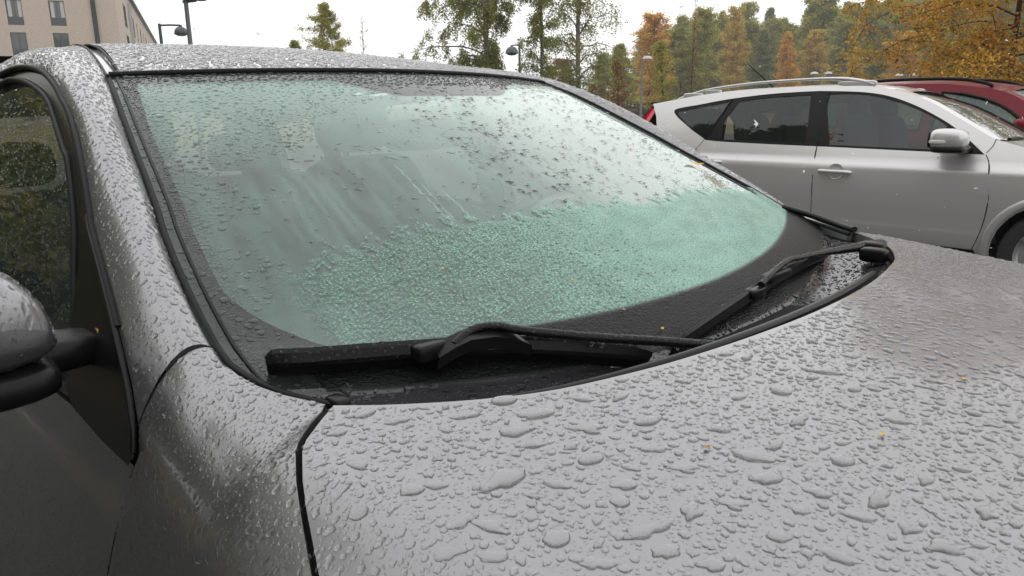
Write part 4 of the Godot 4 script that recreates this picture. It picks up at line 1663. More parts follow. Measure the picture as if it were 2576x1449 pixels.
# set every triangle right for its normals
func fix(r: Raw) -> void:
	var old := r.i
	r.i = PackedInt32Array()
	for j in range(0, old.size(), 3):
		r.tri(old[j], old[j + 1], old[j + 2])


func build_cabin(car: Node3D) -> void:
	# far side of the body with its window openings, the floor, the tail
	var far := Raw.new()
	var ol := v2s([[-2.95, 0.3], [-2.95, 1.35], [-2.5, 1.40], [-1.75, 1.40], [-1.333, 1.438], [-1.071, 1.442], [-0.879, 1.403], [-0.652, 1.315], [-0.469, 1.2], [-0.298, 1.099], [-0.194, 1.018], [-0.2, 0.95], [-0.33, 0.3]])
	var w1 := v2s([[-1.25, 1.0], [-1.25, 1.395], [-1.104, 1.40], [-0.976, 1.385], [-0.832, 1.335], [-0.666, 1.265], [-0.5, 1.131], [-0.43, 0.998]])
	var w2 := v2s([[-2.25, 1.01], [-2.2, 1.34], [-1.38, 1.385], [-1.38, 1.0]])
	var w3 := v2s([[-2.8, 1.06], [-2.75, 1.28], [-2.35, 1.325], [-2.37, 1.03]])
	var ff := func(p: Vector2) -> Vector3: return Vector3(p.x, p.y, -flank(p.x, p.y) + 0.004)
	sheet(ol, [w1, w2, w3], 0.09, ff, Vector3(0, 0, -1), far)
	obj("far_body_side", far, M.grey_paint, car)
	var inner := Raw.new()
	sheet(ol, [w1, w2, w3], 0.09, func(p: Vector2) -> Vector3: return Vector3(p.x, p.y, -flank(p.x, p.y) + 0.05), Vector3(0, 0, 1), inner)
	obj("far_side_trim", inner, M.interior_grey, car)
	for q in [w1, w2, w3]:
		obj("side_window", sheet(q, [], 0.09, func(p: Vector2) -> Vector3: return Vector3(p.x, p.y, -flank(p.x, p.y) + 0.02), Vector3(0, 0, -1)), M.side_pane, car)
	var rear := Raw.new()
	var rol := v2s([[-1.75, 0.3], [-1.75, 1.415], [-2.5, 1.40], [-2.95, 1.35], [-2.95, 0.3]])
	var n2 := v2s([[-2.25, 1.01], [-2.2, 1.34], [-1.8, 1.37], [-1.8, 1.0]])
	var nf := func(p: Vector2) -> Vector3: return Vector3(p.x, p.y, flank(p.x, p.y) - 0.004)
	sheet(rol, [n2, w3], 0.09, nf, Vector3(0, 0, 1), rear)
	obj("rear_body_side", rear, M.grey_paint, car)
	obj("side_window", sheet(n2, [], 0.09, nf, Vector3(0, 0, 1)), M.side_pane, car)
	obj("side_window", sheet(w3, [], 0.09, nf, Vector3(0, 0, 1)), M.side_pane, car)
	# roof behind, headlining, tail with its window
	var rr := []
	var hl := []
	for k in 14:
		var x := lerpf(-0.9, -2.9, k / 13.0)
		var a := []
		var b := []
		for j in 13:
			var z := lerpf(-0.62, 0.62, j / 12.0)
			a.append(Vector3(x, roof_y(x, z) - 0.012, z))
			b.append(Vector3(x - 0.02, roof_y(x, z) - 0.035 - 0.02 * absf(z), z))
		rr.append(a)
		hl.append(b)
	obj("roof_shell", grid(rr.slice(5), Vector3.UP), M.grey_paint, car)
	obj("headlining", grid(hl, Vector3.DOWN), M.headliner, car)
	var tail := sheet(v2s([[-0.80, 0.3], [0.80, 0.3], [0.86, 0.95], [0.66, 1.42], [-0.66, 1.42], [-0.86, 0.95]]), [v2s([[-0.66, 1.02], [0.66, 1.02], [0.54, 1.36], [-0.54, 1.36]])], 0.12, func(p: Vector2) -> Vector3: return Vector3(-2.95 + 0.12 * maxf(p.y - 1.0, 0), p.y, p.x), Vector3(-1, 0, 0))
	obj("tailgate", tail, M.grey_paint, car)
	obj("rear_window", sheet(v2s([[-0.66, 1.02], [0.66, 1.02], [0.54, 1.36], [-0.54, 1.36]]), [], 0.2, func(p: Vector2) -> Vector3: return Vector3(-2.94 + 0.12 * maxf(p.y - 1.0, 0), p.y, p.x), Vector3(-1, 0, 0)), M.side_pane, car)
	obj("floor", box(Vector3(3.6, 0.06, 1.6), Vector3(-1.2, 0.33, 0), 0.01), M.interior_dark, car)
	obj("bulkhead", box(Vector3(0.05, 0.68, 1.5), Vector3(-0.08, 0.66, 0), 0.01), M.interior_dark, car)
	# dashboard
	var db := []
	for k in 13:
		var z := lerpf(-0.74, 0.74, k / 12.0)
		var hump := 0.02 * exp(-pow((z + 0.37) / 0.2, 2))
		var lead := screen(clampf(z / 0.77, -0.97, 0.97), 0.97).x
		db.append([Vector3(lead - 0.02, 0.955, z), Vector3(lerpf(lead, -0.62, 0.4), 0.99 + hump, z), Vector3(-0.52, 1.0 + hump, z), Vector3(-0.60, 0.985 + hump, z), Vector3(-0.66, 0.9, z), Vector3(-0.62, 0.6, z)])
	obj("dashboard", grid(db, Vector3.UP), M.interior_dark, car)
	var sw := Node3D.new()
	sw.name = "steering_wheel"
	car.add_child(sw)
	sw.position = Vector3(-0.70, 0.985, -0.37)
	sw.rotation = Vector3(0, 0, -0.45 - PI / 2)
	var ring := []
	for k in 33:
		ring.append(Vector3(cos(TAU * k / 32) * 0.185, 0, sin(TAU * k / 32) * 0.185))
	obj("rim", tube(ring, 0.016, 8, 1.0, Vector3.UP, null, false), M.interior_grey, sw)
	obj("hub", block(Vector3(0.16, 0.05, 0.15), Vector3.ZERO, 0.6), M.interior_dark, sw)
	obj("spoke", box(Vector3(0.04, 0.02, 0.34), Vector3.ZERO, 0.005), M.interior_dark, sw)
	for s: float in [-0.37, 0.37]:
		var st := Node3D.new()
		st.name = "front_seat" if s < 0 else "front_seat_001"
		car.add_child(st)
		st.position = Vector3(-1.18, 0.36, s)
		obj("cushion", block(Vector3(0.52, 0.2, 0.5), Vector3(0.05, 0.2, 0), 0.4), M.seat_cloth, st)
		var bk := obj("backrest", block(Vector3(0.17, 0.66, 0.48), Vector3.ZERO, 0.45), M.seat_cloth, st)
		bk.position = Vector3(-0.27, 0.52, 0)
		bk.rotation.z = 0.22
		var hd := obj("headrest", block(Vector3(0.11, 0.19, 0.27), Vector3.ZERO, 0.55), M.seat_cloth, st)
		hd.position = Vector3(-0.37, 0.945, 0)
		hd.rotation.z = 0.12
		obj("headrest_post", tube([Vector3(-0.34, 0.76, -0.06), Vector3(-0.36, 0.9, -0.06)], 0.007, 6), M.chrome, st)
		obj("headrest_post", tube([Vector3(-0.34, 0.76, 0.06), Vector3(-0.36, 0.9, 0.06)], 0.007, 6), M.chrome, st)
	var bench := Node3D.new()
	bench.name = "rear_bench"
	car.add_child(bench)
	bench.position = Vector3(-2.25, 0.36, 0)
	obj("cushion", block(Vector3(0.5, 0.2, 1.3), Vector3(0.15, 0.15, 0), 0.3), M.seat_cloth, bench)
	var bb := obj("backrest", block(Vector3(0.16, 0.56, 1.3), Vector3.ZERO, 0.3), M.seat_cloth, bench)
	bb.position = Vector3(-0.15, 0.45, 0)
	bb.rotation.z = 0.25
	for s: float in [-0.42, 0.42]:
		var hd := obj("headrest", block(Vector3(0.1, 0.16, 0.26), Vector3.ZERO, 0.55), M.seat_cloth, bench)
		hd.position = Vector3(-0.24, 0.82, s)
	# rear view mirror behind the printed patch
	obj("inner_mirror", block(Vector3(0.03, 0.07, 0.24), on_screen(0.0, 0.15, -0.09), 0.5), M.interior_dark, car)
	# wheels and underside, so that the car stands on the ground
	for q in [[0.28, 0.76], [0.28, -0.76], [-2.33, 0.78], [-2.33, -0.78]]:
		var wh := Node3D.new()
		wh.name = "wheel"
		car.add_child(wh, true)
		wh.position = Vector3(q[0], 0.32, q[1])
		wh.rotation.x = PI / 2
		obj("tyre", lathe([[0.2, -0.1], [0.29, -0.105], [0.318, -0.08], [0.32, 0], [0.318, 0.08], [0.29, 0.105], [0.2, 0.1]], 28), M.tyre, wh)
		obj("rim", lathe([[0.001, -0.06], [0.2, -0.08], [0.21, -0.1], [0.21, 0.1], [0.2, 0.08], [0.001, 0.06]], 28), M.alloy, wh)
	obj("underbody", box(Vector3(3.5, 0.1, 1.5), Vector3(-1.2, 0.27, 0), 0.02), M.dark_hole, car)
	obj("front_bumper", block(Vector3(0.6, 0.66, 1.70), Vector3(0.95, 0.55, 0), 0.4), M.grey_paint, car)

# ---------------------------------------------------------------- the silver estate and the red car

const SILVER_Z := -4.77

func silver_side(y: float) -> float:
	var h := maxf(y - 0.93, 0)
	return SILVER_Z - 0.33 * h - 0.18 * h * h - 0.30 * pow(maxf(0.80 - y, 0), 2) - (minf(y - 0.83, 0.10) * 0.62 if y > 0.83 else 0.0)


# outline points at even steps along a smooth curve
func smooth2(a: Array, n: int) -> PackedVector2Array:
	var p := []
	for q in a:
		p.append(Vector3(q[0], q[1], 0))
	var o := PackedVector2Array()
	for q: Vector3 in spline(p, n):
		o.append(Vector2(q.x, q.y))
	return o


# a band from the near outline across to its mirror image about zc
func across(line: Array, zc: float, zf: Callable, forward: float, crown: float, n := 17, inset := 0.0) -> Raw:
	var rows := []
	for p in line:
		var row := []
		var half: float = zf.call(p[1]) - zc - inset
		for j in n:
			var s := lerpf(1, -1, float(j) / (n - 1))
			var w := 1 - s * s
			row.append(Vector3(p[0] + forward * w, p[1] + crown * w, zc + half * s))
		rows.append(row)
	return grid(rows, Vector3.UP)


func build_silver_car() -> void:
	var car := thing("silver_car", "clean silver estate car with roof rails parked beyond the grey car's bonnet", "car")
	var zc := SILVER_Z - 0.89
	# it leans a little away, towards the gully between the rows
	var pivot := Vector3(0, 0.9, SILVER_Z)
	car.transform = Transform3D(Basis(), pivot + Vector3(0, 0.012, 0)) * Transform3D(Basis(Vector3.RIGHT, -0.05), Vector3.ZERO) * Transform3D(Basis(), -pivot)
	var f := func(p: Vector2) -> Vector3: return Vector3(p.x, p.y, silver_side(p.y))
	var fo := func(d: float) -> Callable: return func(p: Vector2) -> Vector3: return Vector3(p.x, p.y, silver_side(p.y) + d)
	var out := Vector3(0, 0, 1)
	var roofline := [[-3.478, 1.347], [-3.237, 1.385], [-2.977, 1.422], [-2.629, 1.455], [-2.164, 1.471], [-1.876, 1.474], [-1.601, 1.463], [-1.389, 1.432], [-1.204, 1.376], [-1.074, 1.322], [-0.879, 1.214], [-0.718, 1.122], [-0.636, 1.077]]
	var top := smooth2(roofline, 60)
	var body := PackedVector2Array(top)
	for q in [[-0.45, 1.025], [-0.2, 0.985], [0.1, 0.93], [0.4, 0.83], [0.55, 0.72], [0.62, 0.55], [0.6, 0.25], [0.17, 0.24]]:
		body.append(Vector2(q[0], q[1]))
	for k in 17:
		var a := lerpf(-0.2, PI + 0.2, k / 16.0)
		body.append(Vector2(-0.205 + 0.365 * cos(a), 0.31 + 0.365 * sin(a)))
	body.append(Vector2(-0.58, 0.22))
	body.append(Vector2(-2.45, 0.22))
	for k in 17:
		var a := lerpf(-0.2, PI + 0.2, k / 16.0)
		body.append(Vector2(-2.86 + 0.365 * cos(a), 0.31 + 0.365 * sin(a)))
	for q in [[-3.6, 0.25], [-3.66, 0.5], [-3.63, 0.85], [-3.45, 0.97], [-3.36, 1.05], [-3.36, 1.13], [-3.403, 1.233]]:
		body.append(Vector2(q[0], q[1]))
	if Geometry2D.is_polygon_clockwise(body):
		body.reverse()
	var winout := PackedVector2Array()
	winout.append_array(smooth2([[-3.218, 1.263], [-3.203, 1.300], [-2.966, 1.338], [-2.704, 1.380], [-2.345, 1.416], [-2.005, 1.430], [-1.862, 1.429], [-1.588, 1.414], [-1.386, 1.378], [-1.185, 1.306], [-0.988, 1.207], [-0.858, 1.124], [-0.726, 1.015], [-0.676, 0.972]], 50))
	winout.append_array(v2s([[-0.882, 0.978], [-1.355, 0.988], [-1.75, 0.997], [-2.184, 1.004], [-2.664, 1.016], [-2.82, 1.026], [-2.985, 1.111], [-3.162, 1.217]]))
	if Geometry2D.is_polygon_clockwise(winout):
		winout.reverse()
	obj("body_side", sheet(body, [winout], 0.055, f, out), M.silver_paint, car)
	var farside := sheet(body, [winout], 0.11, func(p: Vector2) -> Vector3: return Vector3(p.x, p.y, 2 * zc - silver_side(p.y)), -out)
	obj("body_side", farside, M.silver_paint, car)
	var gf := PackedVector2Array()
	gf.append_array(smooth2([[-1.872, 1.402], [-1.719, 1.406], [-1.556, 1.394], [-1.381, 1.356], [-1.181, 1.284], [-1.049, 1.222], [-0.95, 1.162]], 24))
	gf.append_array(v2s([[-0.94, 1.135], [-1.02, 0.998], [-1.744, 1.012]]))
	var gr := v2s([[-2.613, 1.356], [-2.45, 1.377], [-2.29, 1.390], [-1.996, 1.402], [-1.928, 1.020], [-2.676, 1.036], [-2.703, 1.188]])
	var gq := v2s([[-3.19, 1.276], [-2.99, 1.308], [-2.697, 1.360], [-2.841, 1.045], [-3.005, 1.124], [-3.169, 1.240]])
	for g in [gf, gr, gq]:
		if Geometry2D.is_polygon_clockwise(g):
			g.reverse()
	obj("window_frame", sheet(winout, [gf, gr, gq], 0.055, fo.call(-0.006), out), M.satin_black, car)
	obj("window_frame", sheet(winout, [gf, gr, gq], 0.11, func(p: Vector2) -> Vector3: return Vector3(p.x, p.y, 2 * zc - silver_side(p.y) + 0.006), -out), M.satin_black, car)
	for q in [[gf, "car_pane"], [gr, "privacy_pane"], [gq, "privacy_pane"]]:
		obj("window", sheet(q[0], [], 0.2, fo.call(-0.012), out), M[q[1]], car)
		obj("window", sheet(q[0], [], 0.3, func(p: Vector2) -> Vector3: return Vector3(p.x, p.y, 2 * zc - silver_side(p.y) + 0.012), -out), M[q[1]], car)
	# shut lines and pillar lines
	var line := func(pts: Array, r: float, d: float) -> void:
		var o := []
		for p in pts:
			o.append(Vector3(p[0], p[1], silver_side(p[1]) + d))
		obj("door_gap", tube(spline(o, 24), r, 6, 0.6), M.dark_hole, car)
	line.call([[-1.855, 1.425], [-1.835, 0.991], [-1.828, 0.911], [-1.812, 0.777], [-1.809, 0.476], [-1.82, 0.26]], 0.0045, -0.001)
	line.call([[-0.668, 0.972], [-0.640, 0.92], [-0.622, 0.85], [-0.602, 0.663], [-0.624, 0.476], [-0.679, 0.309], [-0.72, 0.24]], 0.0045, -0.001)
	line.call([[-2.678, 1.376], [-2.76, 1.2], [-2.839, 1.031], [-2.896, 0.947], [-2.93, 0.85], [-2.93, 0.75]], 0.0045, -0.001)
	line.call([[-0.668, 0.985], [-0.64, 1.03], [-0.63, 1.075]], 0.003, 0.001)
	# roof, tail, windscreen, bonnet
	var tl := []
	for k in range(0, 38):
		tl.append([top[k].x, top[k].y])
	obj("roof", across(tl, zc, silver_side, 0.0, 0.035), M.silver_paint, car)
	var ap := []
	for k in range(35, 60):
		ap.append([top[k].x + 0.012, top[k].y - 0.004])
	obj("windscreen", across(ap, zc, silver_side, 0.05, 0.0, 17, 0.035), M.misted_pane, car)
	var pill := []
	for k in range(35, 60):
		pill.append(top[k])
	for s: float in [1.0, -1.0]:
		var r1 := []
		var r2 := []
		for p: Vector2 in pill:
			var hz := silver_side(p.y) - zc
			r1.append(Vector3(p.x, p.y, zc + hz * s))
			r2.append(Vector3(p.x + 0.025, p.y + 0.006, zc + (hz - 0.045) * s))
		obj("screen_pillar", grid([r1, r2], Vector3(0.3, 1, 0)), M.silver_paint, car)
	obj("bonnet", across([[-0.60, 1.062], [-0.45, 1.027], [-0.2, 0.987], [0.1, 0.932], [0.4, 0.832], [0.55, 0.722], [0.62, 0.55]], zc, silver_side, 0.05, 0.012), M.silver_paint, car)
	obj("front_face", across([[0.62, 0.55], [0.6, 0.25]], zc, silver_side, 0.10, 0.0), M.silver_paint, car)
	obj("cowl", across([[-0.66, 1.072], [-0.59, 1.055]], zc, silver_side, 0.05, 0.0, 13, 0.06), M.satin_black, car)
	var wp := tube([Vector3(-0.60, 1.078, zc + 0.55), Vector3(-0.60, 1.088, zc + 0.3), Vector3(-0.60, 1.08, zc - 0.1)], 0.012, 8)
	obj("wiper", wp, M.satin_black, car)
	var tg := across([[-3.478, 1.345], [-3.55, 1.25], [-3.60, 1.08], [-3.63, 0.95]], zc, silver_side, -0.10, 0.0, 13, 0.02)
	obj("rear_window", tg, M.gloss_black, car)
	obj("tailgate", across([[-3.63, 0.95], [-3.66, 0.6], [-3.62, 0.25]], zc, silver_side, -0.10, 0.0), M.silver_paint, car)
	obj("spoiler", across([[-3.40, 1.372], [-3.52, 1.362], [-3.54, 1.345], [-3.46, 1.335]], zc, silver_side, -0.08, 0.03, 13, 0.03), M.silver_paint, car)
	for s: float in [1.0, -1.0]:
		var tlamp := []
		for k in 8:
			var u := k / 7.0
			var y := lerpf(1.31, 0.90, u)
			var x := lerpf(-3.505, -3.645, pow(u, 0.8))
			var z := silver_side(y) - zc - 0.03
			tlamp.append([Vector3(x + 0.09, y, zc + s * (z + 0.018)), Vector3(x - 0.012, y, zc + s * (z - 0.0)), Vector3(x - 0.03, y, zc + s * (z - 0.10))])
		obj("tail_light", grid(tlamp, Vector3(-1, 0, s)), M.tail_red, car)
	# roof rails with three feet
	for s: float in [1.0, -1.0]:
		var rail := []
		var rr := []
		var pts := spline(v3s([[-3.255, 1.388, 0], [-3.112, 1.432, 0], [-2.912, 1.472, 0], [-2.491, 1.511, 0], [-2.039, 1.526, 0], [-1.784, 1.522, 0], [-1.616, 1.497, 0], [-1.53, 1.470, 0]]), 40)
		for k in 40:
			var p: Vector3 = pts[k]
			var zz := silver_side(1.44) - zc - 0.03
			rail.append(Vector3(p.x, p.y, zc + s * zz))
			rr.append(lerpf(0.013, 0.019, smoothstep(0.55, 0.8, k / 39.0)))
		obj("roof_rail", tube(rail, rr, 10, 0.85), M.silver_paint, car)
		for q in [[-3.1, 1.415, 0.2], [-1.66, 1.48, 0.3], [-2.9, 1.44, 0.16]]:
			obj("rail_foot", block(Vector3(q[2], 0.055, 0.035), Vector3(q[0], q[1], zc + s * (silver_side(1.44) - zc - 0.03)), 0.5), M.silver_paint, car)
	obj("antenna", tube([Vector3(-2.52, 1.49, zc + 0.2), Vector3(-2.78, 1.70, zc + 0.2)], [0.008, 0.005], 8), M.satin_black, car)
	obj("antenna_base", block(Vector3(0.12, 0.03, 0.05), Vector3(-2.5, 1.49, zc + 0.2), 0.6), M.satin_black, car)
	# door handle in its recess
	var hn := Node3D.new()
	hn.name = "door_handle"
	car.add_child(hn)
	hn.position = Vector3(-1.637, 0.814, silver_side(0.814))
	obj("recess", lathe([[0.001, -0.022], [0.035, -0.014], [0.054, 0.0015], [0.060, 0.0035], [0.063, 0.001]], 28), M.silver_paint, hn).rotation.x = PI / 2
	obj("grip", tube([Vector3(-0.122, 0, 0.016), Vector3(-0.112, 0, 0.026), Vector3(-0.06, 0, 0.034), Vector3(0.04, 0, 0.034), Vector3(0.105, -0.002, 0.026), Vector3(0.122, -0.004, 0.016)], [0.012, 0.017, 0.0155, 0.0155, 0.017, 0.011], 10), M.silver_paint, hn)
	var hm := Node3D.new()
	hm.name = "door_handle_001"
	car.add_child(hm)
	hm.position = Vector3(-2.72, 0.85, silver_side(0.85))
	obj("grip", tube([Vector3(-0.122, 0, 0.016), Vector3(-0.06, 0, 0.034), Vector3(0.04, 0, 0.034), Vector3(0.122, -0.004, 0.016)], 0.0155, 10), M.silver_paint, hm)
	# mirror
	var mi := Node3D.new()
	mi.name = "door_mirror"
	car.add_child(mi)
	mi.position = Vector3(-0.862, 1.062, SILVER_Z + 0.09)
	obj("mirror_shell", block(Vector3(0.235, 0.145, 0.20), Vector3(0, 0.008, 0), 0.62), M.silver_paint, mi)
	obj("lower_shell", block(Vector3(0.22, 0.05, 0.19), Vector3(0.005, -0.062, -0.005), 0.55), M.satin_black, mi)
	obj("indicator", block(Vector3(0.11, 0.028, 0.03), Vector3(-0.045, -0.012, 0.088), 0.5), M.indicator_lens, mi)
	obj("mirror_glass_edge", block(Vector3(0.03, 0.12, 0.17), Vector3(-0.105, 0.004, -0.01), 0.5), M.satin_black, mi)
	obj("stalk", block(Vector3(0.1, 0.05, 0.16), Vector3(0.06, -0.055, -0.10), 0.5), M.satin_black, mi)
	var sail := v2s([[-0.95, 1.165], [-0.858, 1.122], [-0.726, 1.013], [-0.690, 0.978], [-0.882, 0.980], [-1.01, 0.990], [-0.945, 1.12]])
	if Geometry2D.is_polygon_clockwise(sail):
		sail.reverse()
	obj("mirror_sail", sheet(sail, [], 0.05, fo.call(0.004), out), M.satin_black, car)
	# arch flare, cladding, wheels
	var fl := []
	for k in 22:
		var a := lerpf(-0.25, PI + 0.15, k / 21.0)
		fl.append(Vector3(-0.205 + 0.40 * cos(a), 0.31 + 0.40 * sin(a), silver_side(0.31 + 0.40 * sin(a)) + 0.004))
	obj("arch_lip", tube(fl, 0.028, 10, 0.5, Vector3(0, 0, 1)), M.silver_paint, car)
	var sill := v2s([[-2.45, 0.20], [-2.45, 0.36], [-0.66, 0.32], [-0.59, 0.20]])
	if Geometry2D.is_polygon_clockwise(sill):
		sill.reverse()
	obj("sill", sheet(sill, [], 0.1, fo.call(0.012), out), M.satin_black, car)
	for q in [[-0.205, 1.0], [-0.205, -1.0], [-2.86, 1.0], [-2.86, -1.0]]:
		var wh := Node3D.new()
		wh.name = "wheel"
		car.add_child(wh, true)
		wh.position = Vector3(q[0], 0.315, zc + q[1] * 0.76)
		wh.rotation.x = PI / 2 * q[1]
		obj("tyre", lathe([[0.2, -0.1], [0.29, -0.105], [0.313, -0.08], [0.315, 0], [0.313, 0.08], [0.29, 0.105], [0.215, 0.1]], 32), M.tyre, wh)
		obj("rim", lathe([[0.215, 0.1], [0.2, 0.07], [0.19, 0.05], [0.06, 0.075], [0.001, 0.08]], 32), M.alloy, wh)
		for k in 5:
			var sp := obj("spoke", box(Vector3(0.19, 0.03, 0.045), Vector3(0.11, 0.075, 0), 0.006), M.alloy, wh)
			sp.rotation.y = TAU * k / 5
	obj("wheel_well", box(Vector3(0.8, 0.7, 0.9), Vector3(-0.205, 0.42, zc), 0.0), M.dark_hole, car)
	obj("underbody", box(Vector3(3.9, 0.12, 1.5), Vector3(-1.6, 0.28, zc), 0.0), M.dark_hole, car)
	obj("cabin_floor", box(Vector3(2.9, 0.5, 1.55), Vector3(-2.0, 0.62, zc), 0.0), M.interior_dark, car)
	for s: float in [-0.36, 0.36]:
		for q in [[-1.62, 0.0], [-2.55, -0.02]]:
			var st := Node3D.new()
			st.name = "seat"
			car.add_child(st, true)
			st.position = Vector3(q[0], 0.8, zc + s)
			var bk := obj("backrest", block(Vector3(0.17, 0.62, 0.48), Vector3(0, 0.16, 0), 0.4), M.interior_dark, st)
			bk.rotation.z = 0.2
			obj("headrest", block(Vector3(0.1, 0.18, 0.26), Vector3(-0.10, 0.51, 0), 0.5), M.interior_dark, st)
	obj("dashboard", block(Vector3(0.5, 0.3, 1.5), Vector3(-0.78, 0.88, zc), 0.3), M.interior_dark, car)
	# a torn white sticker mark on the rear door glass
	var mk := sheet(v2s([[-2.43, 1.205], [-2.40, 1.19], [-2.375, 1.165], [-2.40, 1.135], [-2.395, 1.155], [-2.42, 1.165], [-2.405, 1.175]]), [], 0.2, fo.call(-0.009), out)
	tag(obj("droplet_mark", mk, M.snow, car), "white splash mark on the rear door window")


func build_red_car() -> void:
	var car := thing("red_car", "dark red high roofed car parked behind the silver estate", "car", Vector3(0.13, -0.045, 0))
	var z0 := -7.55
	var zc := z0 - 0.9
	var side := func(y: float) -> float: return z0 - 0.33 * maxf(y - 0.95, 0) - 0.2 * pow(maxf(0.8 - y, 0), 2)
	var f := func(p: Vector2) -> Vector3: return Vector3(p.x, p.y, side.call(p.y))
	var out := Vector3(0, 0, 1)
	var roofl := [[-3.6, 1.40], [-3.2, 1.50], [-2.7, 1.545], [-2.2, 1.553], [-1.85, 1.54], [-1.60, 1.505], [-1.42, 1.475], [-1.30, 1.435], [-1.18, 1.37], [-1.02, 1.268], [-0.86, 1.165], [-0.70, 1.075]]
	var top := smooth2(roofl, 50)
	var body := PackedVector2Array(top)
	for q in [[-0.4, 1.02], [0.0, 0.93], [0.3, 0.78], [0.34, 0.3], [-3.8, 0.3], [-3.8, 0.9]]:
		body.append(Vector2(q[0], q[1]))
	if Geometry2D.is_polygon_clockwise(body):
		body.reverse()
	var w1 := v2s([[-1.90, 1.462], [-1.70, 1.440], [-1.52, 1.395], [-1.365, 1.330], [-1.26, 1.265], [-1.19, 1.205], [-1.166, 1.150], [-1.17, 1.06], [-1.95, 1.07]])
	var w2 := v2s([[-2.75, 1.48], [-2.3, 1.487], [-2.03, 1.475], [-2.06, 1.08], [-2.8, 1.09]])
	var w3 := v2s([[-1.10, 1.20], [-1.06, 1.19], [-0.92, 1.085], [-0.94, 1.03], [-1.10, 1.04]])
	var w4 := v2s([[-3.5, 1.38], [-2.86, 1.475], [-2.92, 1.1], [-3.4, 1.15]])
	for w in [w1, w2, w3, w4]:
		if Geometry2D.is_polygon_clockwise(w):
			w.reverse()
	obj("body_side", sheet(body, [w1, w2, w3, w4], 0.09, f, out), M.red_paint, car)
	obj("body_side", sheet(body, [w1, w2, w3, w4], 0.12, func(p: Vector2) -> Vector3: return Vector3(p.x, p.y, 2 * zc - side.call(p.y)), -out), M.red_paint, car)
	for w in [w1, w2, w3, w4]:
		obj("window", sheet(w, [], 0.25, func(p: Vector2) -> Vector3: return Vector3(p.x, p.y, side.call(p.y) - 0.012), out), M.green_pane, car)
		obj("window", sheet(w, [], 0.25, func(p: Vector2) -> Vector3: return Vector3(p.x, p.y, 2 * zc - side.call(p.y) + 0.012), -out), M.car_pane, car)
		var ring := []
		for p: Vector2 in w:
			ring.append(f.call(p) + Vector3(0, 0, 0.002))
		ring.append(ring[0])
		obj("window_seal", tube(ring, 0.016, 6), M.satin_black, car)
	var tl := []
	for k in range(0, 32):
		tl.append([top[k].x, top[k].y])
	obj("roof", across(tl, zc, side, 0.0, 0.05), M.red_paint, car)
	var ap := []
	for k in range(29, 50):
		ap.append([top[k].x + 0.012, top[k].y - 0.004])
	obj("windscreen", across(ap, zc, side, 0.2, 0.02, 17, 0.05), M.misted_pane, car)
	var r1 := []
	var r2 := []
	for k in range(28, 50):
		r1.append(Vector3(top[k].x, top[k].y, side.call(top[k].y)))
		r2.append(Vector3(top[k].x + 0.03, top[k].y + 0.01, side.call(top[k].y) - 0.06))
	obj("screen_pillar", grid([r1, r2], Vector3(0.3, 1, 0)), M.red_paint, car)
	obj("bonnet", across([[-0.72, 1.08], [-0.4, 1.022], [0.0, 0.932], [0.3, 0.78], [0.34, 0.3]], zc, side, 0.12, 0.03), M.red_paint, car)
	obj("tailgate", across([[-3.6, 1.40], [-3.78, 0.95], [-3.8, 0.3]], zc, side, -0.1, 0.0), M.red_paint, car)
	for s: float in [1.0, -1.0]:
		var rail := []
		for p: Vector3 in spline(v3s([[-3.1, 1.535, 0], [-2.6, 1.592, 0], [-2.1, 1.600, 0], [-1.75, 1.585, 0], [-1.55, 1.545, 0], [-1.47, 1.51, 0]]), 30):
			rail.append(Vector3(p.x, p.y, zc + s * (side.call(1.5) - zc - 0.06)))
		obj("roof_rail", tube(rail, 0.018, 8), M.satin_black, car)
	var mi := Node3D.new()
	mi.name = "door_mirror"
	car.add_child(mi)
	mi.position = Vector3(-1.09, 1.14, z0 + 0.08)
	obj("mirror_shell", block(Vector3(0.2, 0.14, 0.2), Vector3.ZERO, 0.6), M.red_paint, mi)
	obj("stalk", block(Vector3(0.1, 0.05, 0.14), Vector3(0.03, -0.07, -0.06), 0.5), M.satin_black, mi)
	obj("cabin_floor", box(Vector3(3.0, 0.55, 1.6), Vector3(-2.1, 0.65, zc), 0.0), M.interior_dark, car)
	for s: float in [-0.37, 0.37]:
		var st := Node3D.new()
		st.name = "seat"
		car.add_child(st, true)
		st.position = Vector3(-1.75, 0.8, zc + s)
		obj("backrest", block(Vector3(0.17, 0.62, 0.5), Vector3(0, 0.2, 0), 0.4), M.interior_dark, st)
		obj("headrest", block(Vector3(0.1, 0.18, 0.26), Vector3(-0.05, 0.58, 0), 0.5), M.interior_dark, st)
	for q in [[0.0 - 0.45, 0.78], [-0.45, -0.78], [-3.05, 0.78], [-3.05, -0.78]]:
		var wh := Node3D.new()
		wh.name = "wheel"
		car.add_child(wh, true)
		wh.position = Vector3(q[0], 0.315, zc + q[1])
		wh.rotation.x = PI / 2
		obj("tyre", lathe([[0.001, -0.11], [0.29, -0.115], [0.315, -0.08], [0.315, 0.08], [0.29, 0.125], [0.001, 0.12]], 24), M.tyre, wh)

# ---------------------------------------------------------------- water

var blobs_big: Array[Raw] = []
var blobs_small: Array[Raw] = []
var cam_inv: Transform3D
var cam_f := 0.0


